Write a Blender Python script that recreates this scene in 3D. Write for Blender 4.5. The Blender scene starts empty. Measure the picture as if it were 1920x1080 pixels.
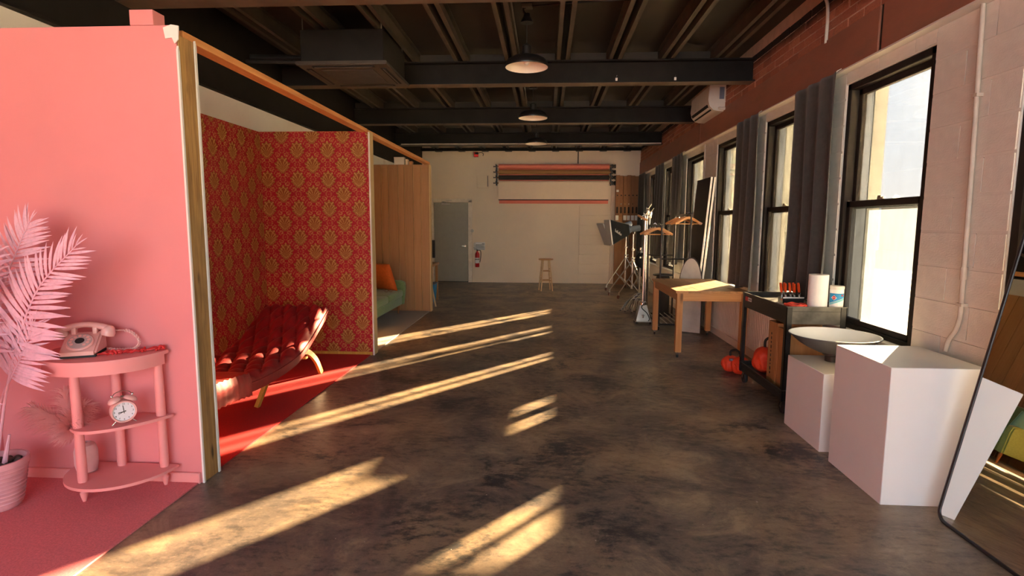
import bpy, bmesh, math, random
from mathutils import Vector, Matrix, Euler
random.seed(7)
C = bpy.context.scene
COL = C.collection
PI = math.pi

# ---------------------------------------------------------------- camera, sky, sun, exposure
def setup_camera():
    cd = bpy.data.cameras.new('camera'); cd.sensor_width = 36; cd.sensor_fit = 'HORIZONTAL'
    cd.lens = 1042.0 / 1920 * 36; cd.clip_start = 0.05; cd.clip_end = 500
    co = bpy.data.objects.new('camera', cd); COL.objects.link(co)
    p, y, r = math.radians(6.583), math.radians(3.465), math.radians(0.266)
    f = Vector((-math.sin(y) * math.cos(p), math.cos(y) * math.cos(p), -math.sin(p)))
    rt = Vector((math.cos(y), math.sin(y), 0)); up = rt.cross(f)
    c, s = math.cos(r), math.sin(r)
    R, U = c * rt + s * up, -s * rt + c * up
    m = Matrix.Identity(4)
    for i in range(3):
        m[i][0], m[i][1], m[i][2] = R[i], U[i], -f[i]
    m[2][3] = 1.5
    co.matrix_world = m
    C.camera = co
setup_camera()

SKY_STRENGTH, SUN_STRENGTH, EXPOSURE = 2.8, 470.0, 1.97
C.view_settings.view_transform = 'Standard'
C.view_settings.look = 'None'
C.view_settings.gamma = 1.0
C.view_settings.use_curve_mapping = False
C.view_settings.exposure = EXPOSURE

def setup_sky():
    w = bpy.data.worlds.new('sky'); C.world = w; w.use_nodes = True
    t = w.node_tree; t.nodes.clear(); N = t.nodes.new; L = t.links.new
    tc = N('ShaderNodeTexCoord'); sp = N('ShaderNodeSeparateXYZ'); L(tc.outputs['Generated'], sp.inputs[0])
    ra = N('ShaderNodeValToRGB'); L(sp.outputs[2], ra.inputs[0])
    e = ra.color_ramp.elements
    e[0].position = 0.0; e[0].color = (1.0, .99, .97, 1)
    e[1].position = .9; e[1].color = (.34, .55, 1.0, 1)
    m = e.new(.30); m.color = (.64, .81, 1.0, 1)
    nz = N('ShaderNodeTexNoise'); nz.inputs['Scale'].default_value = 5; nz.inputs['Detail'].default_value = 5
    L(tc.outputs['Generated'], nz.inputs['Vector'])
    mr = N('ShaderNodeMapRange'); mr.inputs[3].default_value = .88; mr.inputs[4].default_value = 1.1
    L(nz.outputs['Fac'], mr.inputs[0])
    mx = N('ShaderNodeVectorMath'); mx.operation = 'SCALE'; L(ra.outputs[0], mx.inputs[0]); L(mr.outputs[0], mx.inputs['Scale'])
    bg = N('ShaderNodeBackground'); bg.inputs[1].default_value = SKY_STRENGTH; L(mx.outputs[0], bg.inputs[0])
    o = N('ShaderNodeOutputWorld'); L(bg.outputs[0], o.inputs[0])
setup_sky()

def setup_sun():
    l = bpy.data.lights.new('sun', 'SUN'); l.energy = SUN_STRENGTH; l.color = (1.0, .735, .42); l.angle = math.radians(.75)
    o = bpy.data.objects.new('sun', l); COL.objects.link(o)
    h = math.hypot(1, 1.25)
    d = Vector((-1, -1.25, -.188 * h))          # low late sun, coming in through the right-hand windows
    o.rotation_euler = d.to_track_quat('-Z', 'Y').to_euler(); o.location = (8, 16, 5)
setup_sun()

# ---------------------------------------------------------------- node helper
class NT:
    def __init__(s, name):
        s.m = bpy.data.materials.new(name); s.m.use_nodes = True
        s.t = s.m.node_tree; s.t.nodes.clear()
        s.out = s.t.nodes.new('ShaderNodeOutputMaterial')
    def n(s, ty, **kw):
        x = s.t.nodes.new(ty)
        for k, v in kw.items(): setattr(x, k, v)
        return x
    def put(s, sock, v):
        if v is None: return
        if hasattr(v, 'is_output'): s.t.links.new(v, sock)
        elif isinstance(v, (tuple, list)) and len(v) == 3 and sock.type == 'RGBA': sock.default_value = (*v, 1)
        else: sock.default_value = v
    def f(s, op, a, b=None, c=None):
        x = s.n('ShaderNodeMath', operation=op); s.put(x.inputs[0], a); s.put(x.inputs[1], b)
        if c is not None: s.put(x.inputs[2], c)
        return x.outputs[0]
    def xyz(s, kind='Object'):
        tc = s.n('ShaderNodeTexCoord'); return tc.outputs[kind]
    def sep(s, v):
        x = s.n('ShaderNodeSeparateXYZ'); s.put(x.inputs[0], v); return x.outputs
    def scl(s, v, sc, loc=(0, 0, 0)):
        x = s.n('ShaderNodeMapping'); s.put(x.inputs[0], v); x.inputs['Scale'].default_value = sc; x.inputs['Location'].default_value = loc
        return x.outputs[0]
    def noise(s, v, scale, detail=4, rough=.55, dist=0):
        x = s.n('ShaderNodeTexNoise'); s.put(x.inputs['Vector'], v); x.inputs['Scale'].default_value = scale
        x.inputs['Detail'].default_value = detail; x.inputs['Roughness'].default_value = rough; x.inputs['Distortion'].default_value = dist
        return x.outputs['Fac']
    def ramp(s, v, stops):
        x = s.n('ShaderNodeValToRGB'); s.put(x.inputs[0], v); e = x.color_ramp.elements
        while len(e) < len(stops): e.new(.5)
        for q, (p, c) in zip(e, stops): q.position = p; q.color = (*c, 1) if len(c) == 3 else c
        return x.outputs[0]
    def step(s, v, a, b):
        x = s.n('ShaderNodeMapRange'); x.clamp = True; s.put(x.inputs[0], v); x.inputs[1].default_value = a; x.inputs[2].default_value = b
        return x.outputs[0]
    def mix(s, fac, a, b):
        x = s.n('ShaderNodeMix', data_type='RGBA'); s.put(x.inputs[0], fac); s.put(x.inputs[6], a); s.put(x.inputs[7], b); return x.outputs[2]
    def rnd(s):
        return s.n('ShaderNodeObjectInfo').outputs['Random']
    def bump(s, h, st=.3, d=.01):
        x = s.n('ShaderNodeBump'); x.inputs['Strength'].default_value = st; x.inputs['Distance'].default_value = d; s.put(x.inputs['Height'], h); return x.outputs[0]
    def bsdf(s, col, rough=.6, metal=0., normal=None, **kw):
        b = s.n('ShaderNodeBsdfPrincipled'); s.put(b.inputs['Base Color'], col); s.put(b.inputs['Roughness'], rough); s.put(b.inputs['Metallic'], metal)
        if normal is not None: s.put(b.inputs['Normal'], normal)
        for k, v in kw.items(): s.put(b.inputs[k.replace('_', ' ')], v)
        return b.outputs[0]
    def end(s, sh):
        s.t.links.new(sh, s.out.inputs[0]); return s.m

def M(name, col, rough=.6, metal=0., var=.12, scale=9, bump=.0, bs=60, **kw):
    t = NT(name); p = t.xyz()
    n = t.noise(p, scale)
    c = t.mix(t.step(n, .3, .7), tuple(max(0, x * (1 - var)) for x in col), tuple(min(1, x * (1 + var)) for x in col))
    nm = t.bump(t.noise(p, bs, 3), bump, .004) if bump else None
    return t.end(t.bsdf(c, rough, metal, nm, **kw))

def wood(name, c1, c2, rough=.5, axis=1, fine=60, bump=.1, knots=False):
    t = NT(name); p = t.xyz(); sc = [fine, fine, fine]; sc[axis] = fine * .05
    q = t.scl(p, sc)
    n1 = t.noise(q, 1.0, 5, .6, .6); n2 = t.noise(t.scl(p, [x * .22 for x in sc]), 1.0, 3, .5, 1.2)
    k = t.f('ADD', t.f('MULTIPLY', n1, .55), t.f('MULTIPLY', n2, .45))
    c = t.mix(t.step(k, .36, .64), c1, c2)
    if knots:
        v = t.n('ShaderNodeTexVoronoi'); sk = [6, 6, 6]; sk[axis] = 1.7
        t.put(v.inputs['Vector'], t.scl(p, sk)); v.inputs['Scale'].default_value = 1.0
        c = t.mix(t.step(v.outputs['Distance'], .16, .05), c, tuple(x * .35 for x in c1))
    rv = t.f('ADD', .86, t.f('MULTIPLY', t.rnd(), .28))
    g = t.n('ShaderNodeVectorMath', operation='SCALE'); t.put(g.inputs[0], c); t.put(g.inputs['Scale'], rv)
    return t.end(t.bsdf(g.outputs[0], rough, 0, t.bump(n1, bump, .003)))

# ---------------------------------------------------------------- geometry helper
class G:
    """collects shapes; build() links them as ONE mesh object"""
    def __init__(s, off=(0, 0, 0)):
        s.b = bmesh.new(); s.o = Vector(off)
    def _v(s, p): return s.b.verts.new(Vector(p) - s.o)
    def box(s, x0, x1, y0, y1, z0, z1, bev=0, seg=1):
        v = [s._v((x, y, z)) for x in (x0, x1) for y in (y0, y1) for z in (z0, z1)]
        fs = [s.b.faces.new([v[i] for i in q]) for q in ((0, 1, 3, 2), (4, 6, 7, 5), (0, 4, 5, 1), (2, 3, 7, 6), (0, 2, 6, 4), (1, 5, 7, 3))]
        if bev:
            es = list({e for f in fs for e in f.edges})
            bmesh.ops.bevel(s.b, geom=es, offset=bev, segments=seg, affect='EDGES', profile=.5)
        return s
    def cbox(s, c, d, rot=None, bev=0, seg=1):
        """box of size d centred at c, turned by the Euler rot"""
        R = Euler(rot).to_matrix() if rot else Matrix.Identity(3)
        h = Vector(d) / 2; c = Vector(c)
        v = [s._v(c + R @ Vector((sx * h.x, sy * h.y, sz * h.z))) for sx in (-1, 1) for sy in (-1, 1) for sz in (-1, 1)]
        fs = [s.b.faces.new([v[i] for i in q]) for q in ((0, 1, 3, 2), (4, 6, 7, 5), (0, 4, 5, 1), (2, 3, 7, 6), (0, 2, 6, 4), (1, 5, 7, 3))]
        if bev:
            bmesh.ops.bevel(s.b, geom=list({e for f in fs for e in f.edges}), offset=bev, segments=seg, affect='EDGES', profile=.5)
        return s
    def beam(s, a, b, w, t, up=(0, 0, 1), bev=0):
        """bar of section w (sideways) x t (up) from a to b"""
        a, b = Vector(a), Vector(b); d = (b - a).normalized(); u = Vector(up)
        if abs(d.dot(u)) > .98: u = Vector((0, 1, 0))
        sd = d.cross(u).normalized(); u = sd.cross(d)
        v = []
        for p in (a, b):
            for i, j in ((-1, -1), (1, -1), (1, 1), (-1, 1)): v.append(s._v(p + sd * (i * w / 2) + u * (j * t / 2)))
        fs = [s.b.faces.new([v[i] for i in q]) for q in ((3, 2, 1, 0), (4, 5, 6, 7), (0, 1, 5, 4), (1, 2, 6, 5), (2, 3, 7, 6), (3, 0, 4, 7))]
        if bev: bmesh.ops.bevel(s.b, geom=list({e for f in fs for e in f.edges}), offset=bev, segments=1, affect='EDGES')
        return s
    def tube(s, pts, r, n=10, cap=True, closed=False):
        pts = [Vector(p) for p in pts]; k = len(pts)
        rs = r if isinstance(r, (list, tuple)) else [r] * k
        rings = []; ref = None
        for i, p in enumerate(pts):
            if closed: d = (pts[(i + 1) % k] - pts[i - 1]).normalized()
            else: d = ((pts[min(i + 1, k - 1)] - pts[max(i - 1, 0)])).normalized()
            if ref is None:
                ref = Vector((0, 0, 1)) if abs(d.z) < .9 else Vector((1, 0, 0))
            u = (ref - d * ref.dot(d)).normalized(); w = d.cross(u); ref = u
            rings.append([s._v(p + (u * math.cos(2 * PI * j / n) + w * math.sin(2 * PI * j / n)) * rs[i]) for j in range(n)])
        for i in range(k if closed else k - 1):
            A, B = rings[i], rings[(i + 1) % k]
            for j in range(n): s.b.faces.new([A[j], A[(j + 1) % n], B[(j + 1) % n], B[j]])
        if cap and not closed:
            s.b.faces.new(rings[0][::-1]); s.b.faces.new(rings[-1])
        return s
    def lathe(s, c, prof, n=24, axis='z', rot=None, cap=True):
        """profile of (radius, height) turned about an axis through c"""
        c = Vector(c); R = Euler(rot).to_matrix() if rot else Matrix.Identity(3)
        rings = []
        for r, h in prof:
            ring = []
            for j in range(n):
                a = 2 * PI * j / n; p = Vector((r * math.cos(a), r * math.sin(a), h))
                if axis == 'x': p = Vector((p.z, p.x, p.y))
                if axis == 'y': p = Vector((p.y, p.z, p.x))
                ring.append(s._v(c + R @ p))
            rings.append(ring)
        for A, B in zip(rings, rings[1:]):
            for j in range(n): s.b.faces.new([A[j], A[(j + 1) % n], B[(j + 1) % n], B[j]])
        if cap:
            if prof[0][0] > 1e-4: s.b.faces.new(rings[0][::-1])
            if prof[-1][0] > 1e-4: s.b.faces.new(rings[-1])
        bmesh.ops.remove_doubles(s.b, verts=[v for r in rings for v in r], dist=1e-5)
        return s
    def prism(s, pts, h0, h1, axis='z', bev=0):
        """outline extruded along an axis: pts are (x,y) for z, (y,z) for x, (x,z) for y"""
        def P(a, b, h): return {'z': (a, b, h), 'x': (h, a, b), 'y': (a, h, b)}[axis]
        A = [s._v(P(a, b, h0)) for a, b in pts]; B = [s._v(P(a, b, h1)) for a, b in pts]; k = len(pts)
        fs = [s.b.faces.new(A[::-1]), s.b.faces.new(B)]
        for i in range(k): fs.append(s.b.faces.new([A[i], A[(i + 1) % k], B[(i + 1) % k], B[i]]))
        if bev: bmesh.ops.bevel(s.b, geom=list({e for f in fs[:2] for e in f.edges}), offset=bev, segments=2, affect='EDGES')
        return s
    def grid(s, fn, nu, nv, cu=False):
        v = [[s._v(fn(i / (nu - (0 if cu else 1)), j / (nv - 1))) for j in range(nv)] for i in range(nu)]
        for i in range(nu if cu else nu - 1):
            for j in range(nv - 1):
                k = (i + 1) % nu
                s.b.faces.new([v[i][j], v[k][j], v[k][j + 1], v[i][j + 1]])
        return v
    def ball(s, c, r, n=12, sc=(1, 1, 1)):
        m = Matrix.Translation(Vector(c) - s.o) @ Matrix.Diagonal((*sc, 1))
        bmesh.ops.create_uvsphere(s.b, u_segments=n, v_segments=max(6, n // 2 + 2), radius=r, matrix=m); return s
    def build(s, name, mat, parent=None, smooth=40, kind=None, label=None, thick=None):
        bmesh.ops.recalc_face_normals(s.b, faces=s.b.faces)
        me = bpy.data.meshes.new(name); s.b.to_mesh(me); s.b.free()
        if isinstance(mat, (list, tuple)):
            for x in mat: me.materials.append(x)
        else: me.materials.append(mat)
        if smooth:
            me.polygons.foreach_set('use_smooth', [True] * len(me.polygons))
            me.set_sharp_from_angle(angle=math.radians(smooth))
        o = bpy.data.objects.new(name, me); COL.objects.link(o)
        if parent is not None: o.parent = parent
        if kind: o['kind'] = kind
        if label: o['label'] = label
        if thick:
            md = o.modifiers.new('thickness', 'SOLIDIFY'); md.thickness = thick; md.offset = 0
        return o

def thing(name, label, cat, loc=(0, 0, 0), rz=0, group=None):
    o = bpy.data.objects.new(name, None); COL.objects.link(o)
    o.empty_display_size = .1; o.location = loc; o.rotation_euler = (0, 0, rz)
    o['label'] = label; o['category'] = cat
    if group: o['group'] = group
    return o
def tag(o, label, cat, group=None):
    o['label'] = label; o['category'] = cat
    if group: o['group'] = group
    return o
def struct(g, name, mat, parent=None, **kw):
    o = g.build(name, mat, parent, **kw)
    if parent is None: o['kind'] = 'structure'
    return o
def sempty(name, loc=(0, 0, 0)):
    o = bpy.data.objects.new(name, None); COL.objects.link(o); o.location = loc; o['kind'] = 'structure'; return o
def W(t):
    """builder in world coordinates for a part of the unturned thing t"""
    return G(t.location)
def copy_tree(o, parent=None):
    c = o.copy(); COL.objects.link(c); c.parent = parent
    for ch in o.children: copy_tree(ch, c)
    return c
def catmull(P, n=8):
    P = [Vector(p) for p in P]; out = []
    Q = [P[0] * 2 - P[1]] + P + [P[-1] * 2 - P[-2]]
    for i in range(1, len(Q) - 2):
        a, b, c, d = Q[i - 1:i + 3]
        for k in range(n):
            t = k / n
            out.append(.5 * (2 * b + (c - a) * t + (2 * a - 5 * b + 4 * c - d) * t * t + (3 * b - a - 3 * c + d) * t ** 3))
    out.append(P[-1]); return out
def interp(P, x):
    """piecewise smooth height profile through (x, y) pairs"""
    if x <= P[0][0]: return P[0][1]
    for (a, b), (c, d) in zip(P, P[1:]):
        if x <= c:
            t = (x - a) / (c - a); t = t * t * (3 - 2 * t); return b + (d - b) * t
    return P[-1][1]
def piece(name, mesh, parent, loc, scale=(1, 1, 1), rot=(0, 0, 0)):
    o = bpy.data.objects.new(name, mesh); COL.objects.link(o); o.parent = parent
    o.location = loc; o.scale = scale; o.rotation_euler = rot; return o
def unit_block(name, mat, bev):
    g = G(); g.box(-.5, .5, -.5, .5, -.5, .5, bev)
    bmesh.ops.recalc_face_normals(g.b, faces=g.b.faces)
    me = bpy.data.meshes.new(name); g.b.to_mesh(me); g.b.free(); me.materials.append(mat); return me
def text_mesh(body, size, mat, name, parent, M4, extrude=.0004, align='CENTER'):
    cu = bpy.data.curves.new(name, 'FONT'); cu.body = body; cu.size = size; cu.align_x = align; cu.align_y = 'CENTER'; cu.extrude = extrude; cu.resolution_u = 2
    tmp = bpy.data.objects.new(name + '_curve', cu)
    me = bpy.data.meshes.new_from_object(tmp); bpy.data.objects.remove(tmp); me.materials.clear(); me.materials.append(mat)
    o = bpy.data.objects.new(name, me); COL.objects.link(o); o.parent = parent; o.matrix_local = M4; return o
# ---------------------------------------------------------------- materials
def mat_floor():
    t = NT('stained_concrete'); p = t.xyz()
    big = t.noise(p, .8, 7, .62, .5); mid = t.noise(t.scl(p, (1.9, 2.2, 1)), 1.0, 11, .74, .6); reg = t.noise(p, .55, 3, .5)
    fine = t.noise(t.scl(p, (13, 26, 10)), 1.0, 7, .72); grit = t.noise(p, 75, 4, .7)
    c = t.ramp(big, [(.30, (.105, .083, .073)), (.45, (.185, .143, .113)), (.60, (.33, .235, .145)), (.76, (.185, .165, .150))])
    c = t.mix(t.f('MULTIPLY', t.step(mid, .47, .36), .70), c, (.46, .345, .215))                      # rubbed tan
    scuff = t.step(t.f('ADD', t.f('MULTIPLY', mid, .72), t.f('MULTIPLY', fine, .28)),   .495, .575)
    c = t.mix(t.f('MULTIPLY', t.f('MULTIPLY', scuff, t.step(reg, .30, .50)), .92), c, (.036, .037, .042))   # blue-black scuffs
    c = t.mix(t.f('MULTIPLY', t.step(fine, .52, .70), .45), c, (.060, .048, .042))
    c = t.mix(t.f('MULTIPLY', t.step(fine, .42, .27), .45), c, (.45, .36, .27))
    c = t.mix(t.f('MULTIPLY', t.step(grit, .55, .75), .30), c, (.05, .042, .038)); c = t.mix(t.f('MULTIPLY', t.step(grit, .42, .25), .28), c, (.50, .42, .33))
    c = t.mix(t.step(t.noise(p, 34, 2, .5), .75, .78), c, (.55, .48, .40))
    rg = t.f('ADD', .22, t.f('MULTIPLY', fine, .32))
    return t.end(t.bsdf(c, rg, 0, t.bump(t.f('ADD', fine, t.f('MULTIPLY', mid, .6)), .16, .003), Specular_IOR_Level=.5))

def mat_damask(name, axis, half_u, half_v, o_u=0., o_v=0.):
    """printed wallpaper: staggered gold medallions in an ogee lattice on crimson"""
    t = NT(name); s = t.sep(t.xyz())
    U = t.f('DIVIDE', t.f('ADD', s[axis], 50 + o_u), half_u * 2); V = t.f('DIVIDE', t.f('ADD', s[2], 50 + o_v), half_v * 2)
    def cell(sh):
        a = t.f('SUBTRACT', t.f('FRACT', t.f('ADD', U, sh)), .5); b = t.f('SUBTRACT', t.f('FRACT', t.f('ADD', V, sh)), .5)
        return a, b, t.f('ADD', t.f('ABSOLUTE', a), t.f('ABSOLUTE', b))
    a0, b0, d0 = cell(0.); a1, b1, d1 = cell(.5)
    k = t.f('LESS_THAN', d0, d1)
    mx = lambda x, y: t.f('ADD', t.f('MULTIPLY', x, k), t.f('MULTIPLY', y, t.f('SUBTRACT', 1., k)))
    p, q, D = mx(a0, a1), mx(b0, b1), mx(d0, d1)
    ap = t.f('ABSOLUTE', p)
    r = t.f('ADD', t.f('POWER', t.f('DIVIDE', ap, .275), 1.35), t.f('POWER', t.f('DIVIDE', t.f('ABSOLUTE', q), .345), 1.35))
    an = t.f('ARCTAN2', t.f('ADD', q, .16), ap)
    lobe = t.f('MULTIPLY', t.f('COSINE', t.f('MULTIPLY', an, 13.)), .13)
    med = t.step(t.f('SUBTRACT', t.f('SUBTRACT', .92, lobe), r), 0., .06)
    vein = t.f('GREATER_THAN', t.f('COSINE', t.f('ADD', t.f('MULTIPLY', an, 22.), t.f('MULTIPLY', r, 5.))), .35)
    rib = t.f('LESS_THAN', t.f('ABSOLUTE', t.f('SUBTRACT', r, .55)), .05)
    # scrolls that run along the lattice lines between medallions
    m = t.f('MULTIPLY', t.f('SINE', t.f('MULTIPLY', t.f('SUBTRACT', ap, t.f('ABSOLUTE', q)), 25.)), .035)
    sc1 = t.f('LESS_THAN', t.f('ABSOLUTE', t.f('SUBTRACT', t.f('ADD', D, m), .435)), .017)
    sc2 = t.f('LESS_THAN', t.f('ABSOLUTE', t.f('SUBTRACT', t.f('SUBTRACT', D, m), .47)), .012)
    rr = t.f('SQRT', t.f('ADD', t.f('POWER', t.f('SUBTRACT', ap, .12), 2.), t.f('POWER', t.f('SUBTRACT', t.f('ABSOLUTE', q), .34), 2.)))
    ring = t.f('LESS_THAN', t.f('ABSOLUTE', t.f('SUBTRACT', rr, .045)), .014)
    dots = t.f('LESS_THAN', t.f('SQRT', t.f('ADD', t.f('POWER', t.f('SUBTRACT', ap, .30), 2.), t.f('POWER', t.f('SUBTRACT', t.f('ABSOLUTE', q), .10), 2.))), .020)
    brk = t.f('GREATER_THAN', t.f('SINE', t.f('ADD', t.f('MULTIPLY', t.f('SUBTRACT', ap, t.f('ABSOLUTE', q)), 50.), 1.)), -.1)
    g = t.f('MAXIMUM', t.f('MULTIPLY', t.f('MAXIMUM', sc1, sc2), brk), t.f('MAXIMUM', ring, dots))
    n = t.noise(t.xyz(), 90, 3, .6); wear = t.step(n, .25, .6)
    red = t.mix(t.noise(t.xyz(), 5, 3), (.36, .005, .020), (.46, .009, .030))
    c = t.mix(t.f('MULTIPLY', med, .85), red, (.27, .095, .016))
    c = t.mix(t.f('MULTIPLY', t.f('MULTIPLY', med, t.f('MAXIMUM', vein, rib)), wear), c, (.56, .33, .10))
    c = t.mix(t.f('MULTIPLY', t.f('MULTIPLY', g, wear), t.f('SUBTRACT', 1., t.f('MULTIPLY', med, .7))), c, (.54, .30, .095))
    return t.end(t.bsdf(c, .55, 0, None, Specular_IOR_Level=.35))

def mat_brick():
    t = NT('old_brick'); p = t.xyz(); r = t.rnd()
    c = t.ramp(r, [(0., (.42, .150, .085)), (.4, (.52, .200, .110)), (.75, (.36, .135, .080)), (1., (.58, .26, .14))])
    n = t.noise(t.scl(p, (1, 3, 3)), 5, 4, .6)
    c = t.mix(t.step(n, .5, .8), c, (.18, .07, .04))
    wz = t.sep(t.n('ShaderNodeNewGeometry').outputs['Position'])[2]
    wn = t.noise(t.n('ShaderNodeNewGeometry').outputs['Position'], 3.2, 4, .6)
    # black ceiling paint sprayed over the top courses (wear of its own, not shade)
    c = t.mix(t.step(t.f('ADD', wz, t.f('MULTIPLY', wn, .16)), 3.30, 3.40), c, (.018, .014, .012))
    return t.end(t.bsdf(c, .85, 0, t.bump(n, .4, .006)))

def mat_dirty_glass(name, amount, tint, clear=(.40, .395, .385)):
    """window glass under a film of dust: part clear, part scattering"""
    t = NT(name); p = t.xyz()
    a = t.noise(t.scl(p, (1, 2.2, 1.2)), 2.5, 7, .7, .8); st = t.noise(t.scl(p, (1, 16, 1.6)), 1.6, 4, .6, .3)
    f = t.f('MULTIPLY', t.step(t.f('ADD', t.f('MULTIPLY', a, .6), t.f('MULTIPLY', st, .4)), .25, .75), amount)
    tr = t.n('ShaderNodeBsdfTransparent'); tr.inputs[0].default_value = (*clear, 1)
    tl = t.n('ShaderNodeBsdfTranslucent'); tl.inputs[0].default_value = (*tint, 1)
    gl = t.n('ShaderNodeBsdfGlossy'); gl.inputs['Roughness'].default_value = .03
    m = t.n('ShaderNodeMixShader'); t.put(m.inputs[0], f); t.t.links.new(tr.outputs[0], m.inputs[1]); t.t.links.new(tl.outputs[0], m.inputs[2])
    fr = t.n('ShaderNodeFresnel'); fr.inputs[0].default_value = 1.45
    m2 = t.n('ShaderNodeMixShader'); t.put(m2.inputs[0], t.f('MULTIPLY', fr.outputs[0], .5)); t.t.links.new(m.outputs[0], m2.inputs[1]); t.t.links.new(gl.outputs[0], m2.inputs[2])
    return t.end(m2.outputs[0])

def mat_grimy_glass():
    """pane under a heavy even film of grime: nearly opaque, glows where the sun is behind it"""
    t = NT('grimy_glass'); p = t.xyz()
    a = t.noise(t.scl(p, (1, 2.2, 1.2)), 3.2, 8, .72, .8); st = t.noise(t.scl(p, (1, 18, 1.6)), 1.6, 4, .6, .3)
    k = t.step(t.f('ADD', t.f('MULTIPLY', a, .65), t.f('MULTIPLY', st, .35)), .30, .70)
    tr = t.n('ShaderNodeBsdfTransparent'); tr.inputs[0].default_value = (.16, .16, .155, 1)
    tl = t.n('ShaderNodeBsdfTranslucent'); t.put(tl.inputs[0], t.mix(k, (.0048, .0056, .0066), (.0034, .0040, .0042)))
    m = t.n('ShaderNodeMixShader'); t.put(m.inputs[0], t.f('ADD', .74, t.f('MULTIPLY', k, .2))); t.t.links.new(tr.outputs[0], m.inputs[1]); t.t.links.new(tl.outputs[0], m.inputs[2])
    return t.end(m.outputs[0])

def mat_plume():
    t = NT('pink_plume'); n = t.noise(t.xyz(), 30, 3); c = t.mix(n, (.86, .50, .49), (.98, .66, .64))
    d = t.n('ShaderNodeBsdfDiffuse'); t.put(d.inputs[0], c); tl = t.n('ShaderNodeBsdfTranslucent'); t.put(tl.inputs[0], c)
    m = t.n('ShaderNodeMixShader'); m.inputs[0].default_value = .5; t.t.links.new(d.outputs[0], m.inputs[1]); t.t.links.new(tl.outputs[0], m.inputs[2])
    return t.end(m.outputs[0])

def mat_plaster():
    t = NT('white_plaster'); p = t.xyz()
    n = t.noise(p, 1.4, 5, .6); s = t.step(t.noise(t.scl(p, (1, 1.6, 2.4)), 1.1, 5, .65), .62, .72)
    c = t.mix(t.step(n, .3, .7), (.70, .66, .60), (.78, .745, .69)); c = t.mix(t.f('MULTIPLY', s, .35), c, (.42, .28, .19))
    return t.end(t.bsdf(c, .8, 0, t.bump(t.noise(p, 22, 3), .12, .004)))

def mat_velvet():
    t = NT('red_velvet'); p = t.xyz(); n = t.noise(p, 7, 5, .6, .4)
    c = t.mix(t.step(n, .35, .7), (.20, .002, .005), (.36, .006, .010))
    return t.end(t.bsdf(c, .62, 0, t.bump(t.noise(p, 14, 4, .6), .18, .01), Sheen_Weight=.25, Sheen_Roughness=.35, Sheen_Tint=(1., .25, .2, 1.)))

def mat_steel_band():
    t = NT('rust_painted_steel'); p = t.xyz(); n = t.noise(t.scl(p, (1, .6, 1.6)), 2.2, 6, .65)
    c = t.ramp(n, [(.25, (.30, .130, .080)), (.5, (.38, .160, .098)), (.72, (.27, .145, .095))])
    return t.end(t.bsdf(c, .55, 0, t.bump(t.noise(p, 30, 3), .1, .003)))

def mat_deck():
    t = NT('black_deck_paint'); p = t.xyz(); n = t.noise(t.scl(p, (1, .5, 1)), 2.0, 5, .6)
    c = t.ramp(n, [(.3, (.020, .016, .013)), (.55, (.036, .027, .020)), (.75, (.052, .036, .024))])
    return t.end(t.bsdf(c, .55))

def mat_stud():
    t = NT('weathered_stud'); p = t.xyz()
    n = t.noise(t.scl(p, (40, 40, 2.2)), 1., 6, .62, .8); g = t.step(t.noise(t.scl(p, (3, 3, .9)), 1.3, 4, .6), .45, .62)
    c = t.mix(t.step(n, .3, .68), (.30, .150, .045), (.64, .39, .140)); c = t.mix(t.f('MULTIPLY', g, .6), c, (.16, .095, .045))
    v = t.n('ShaderNodeTexVoronoi'); t.put(v.inputs['Vector'], t.scl(p, (9, 9, 2.4))); v.inputs['Scale'].default_value = 1.
    c = t.mix(t.step(v.outputs['Distance'], .14, .05), c, (.06, .035, .015))
    return t.end(t.bsdf(c, .75, 0, t.bump(n, .25, .004)))

m_floor = mat_floor()
m_damask_y = mat_damask('damask_wallpaper', 0, .172, .160, .06, .02)
m_damask_x = mat_damask('damask_wallpaper_side', 1, .172, .160, 0., .10)
m_brick = mat_brick(); m_mortar = M('mortar', (.62, .44, .32), .9, bump=.3)
m_plaster = mat_plaster(); m_velvet = mat_velvet(); m_band = mat_steel_band(); m_deck = mat_deck(); m_stud = mat_stud()
m_pink = M('pink_wall_paint', (.74, .255, .272), .62, var=.03, scale=2, bump=.06, bs=60)
m_pinkfur = M('pink_furniture_paint', (.84, .330, .325), .5, var=.03, scale=4)
m_pinkcarpet = M('pink_carpet', (.78, .21, .235), .95, var=.14, scale=120, bump=.5, bs=400)
m_redcarpet = M('red_carpet', (.50, .012, .014), .95, var=.18, scale=120, bump=.5, bs=400)
m_greycarpet = M('grey_carpet', (.44, .42, .40), .95, var=.10, scale=120, bump=.5, bs=400)
m_cmu = M('painted_block', (.77, .73, .645), .62, var=.06, scale=3, bump=.35, bs=26)
m_white = M('white_wall_paint', (.90, .73, .54), .6, var=.04, scale=1.5, bump=.05, bs=30)
m_beam = M('black_beam_paint', (.012, .010, .009), .62, var=.25, scale=6, bump=.1, bs=30, Specular_IOR_Level=.18)
m_flange = M('bounce_lit_flange', (.125, .088, .056), .5, var=.25, scale=5)  # tan beam undersides: sun bounce from the floor painted into the colour
m_joist = M('dark_joist_paint', (.085, .064, .046), .42, var=.3, scale=6)
m_frame = M('dark_window_frame', (.020, .0155, .0125), .65, var=.25, scale=12, bump=.2, bs=40, Specular_IOR_Level=.25)
m_jamb = M('storm_frame_grey', (.16, .20, .27), .5, var=.1)
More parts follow.
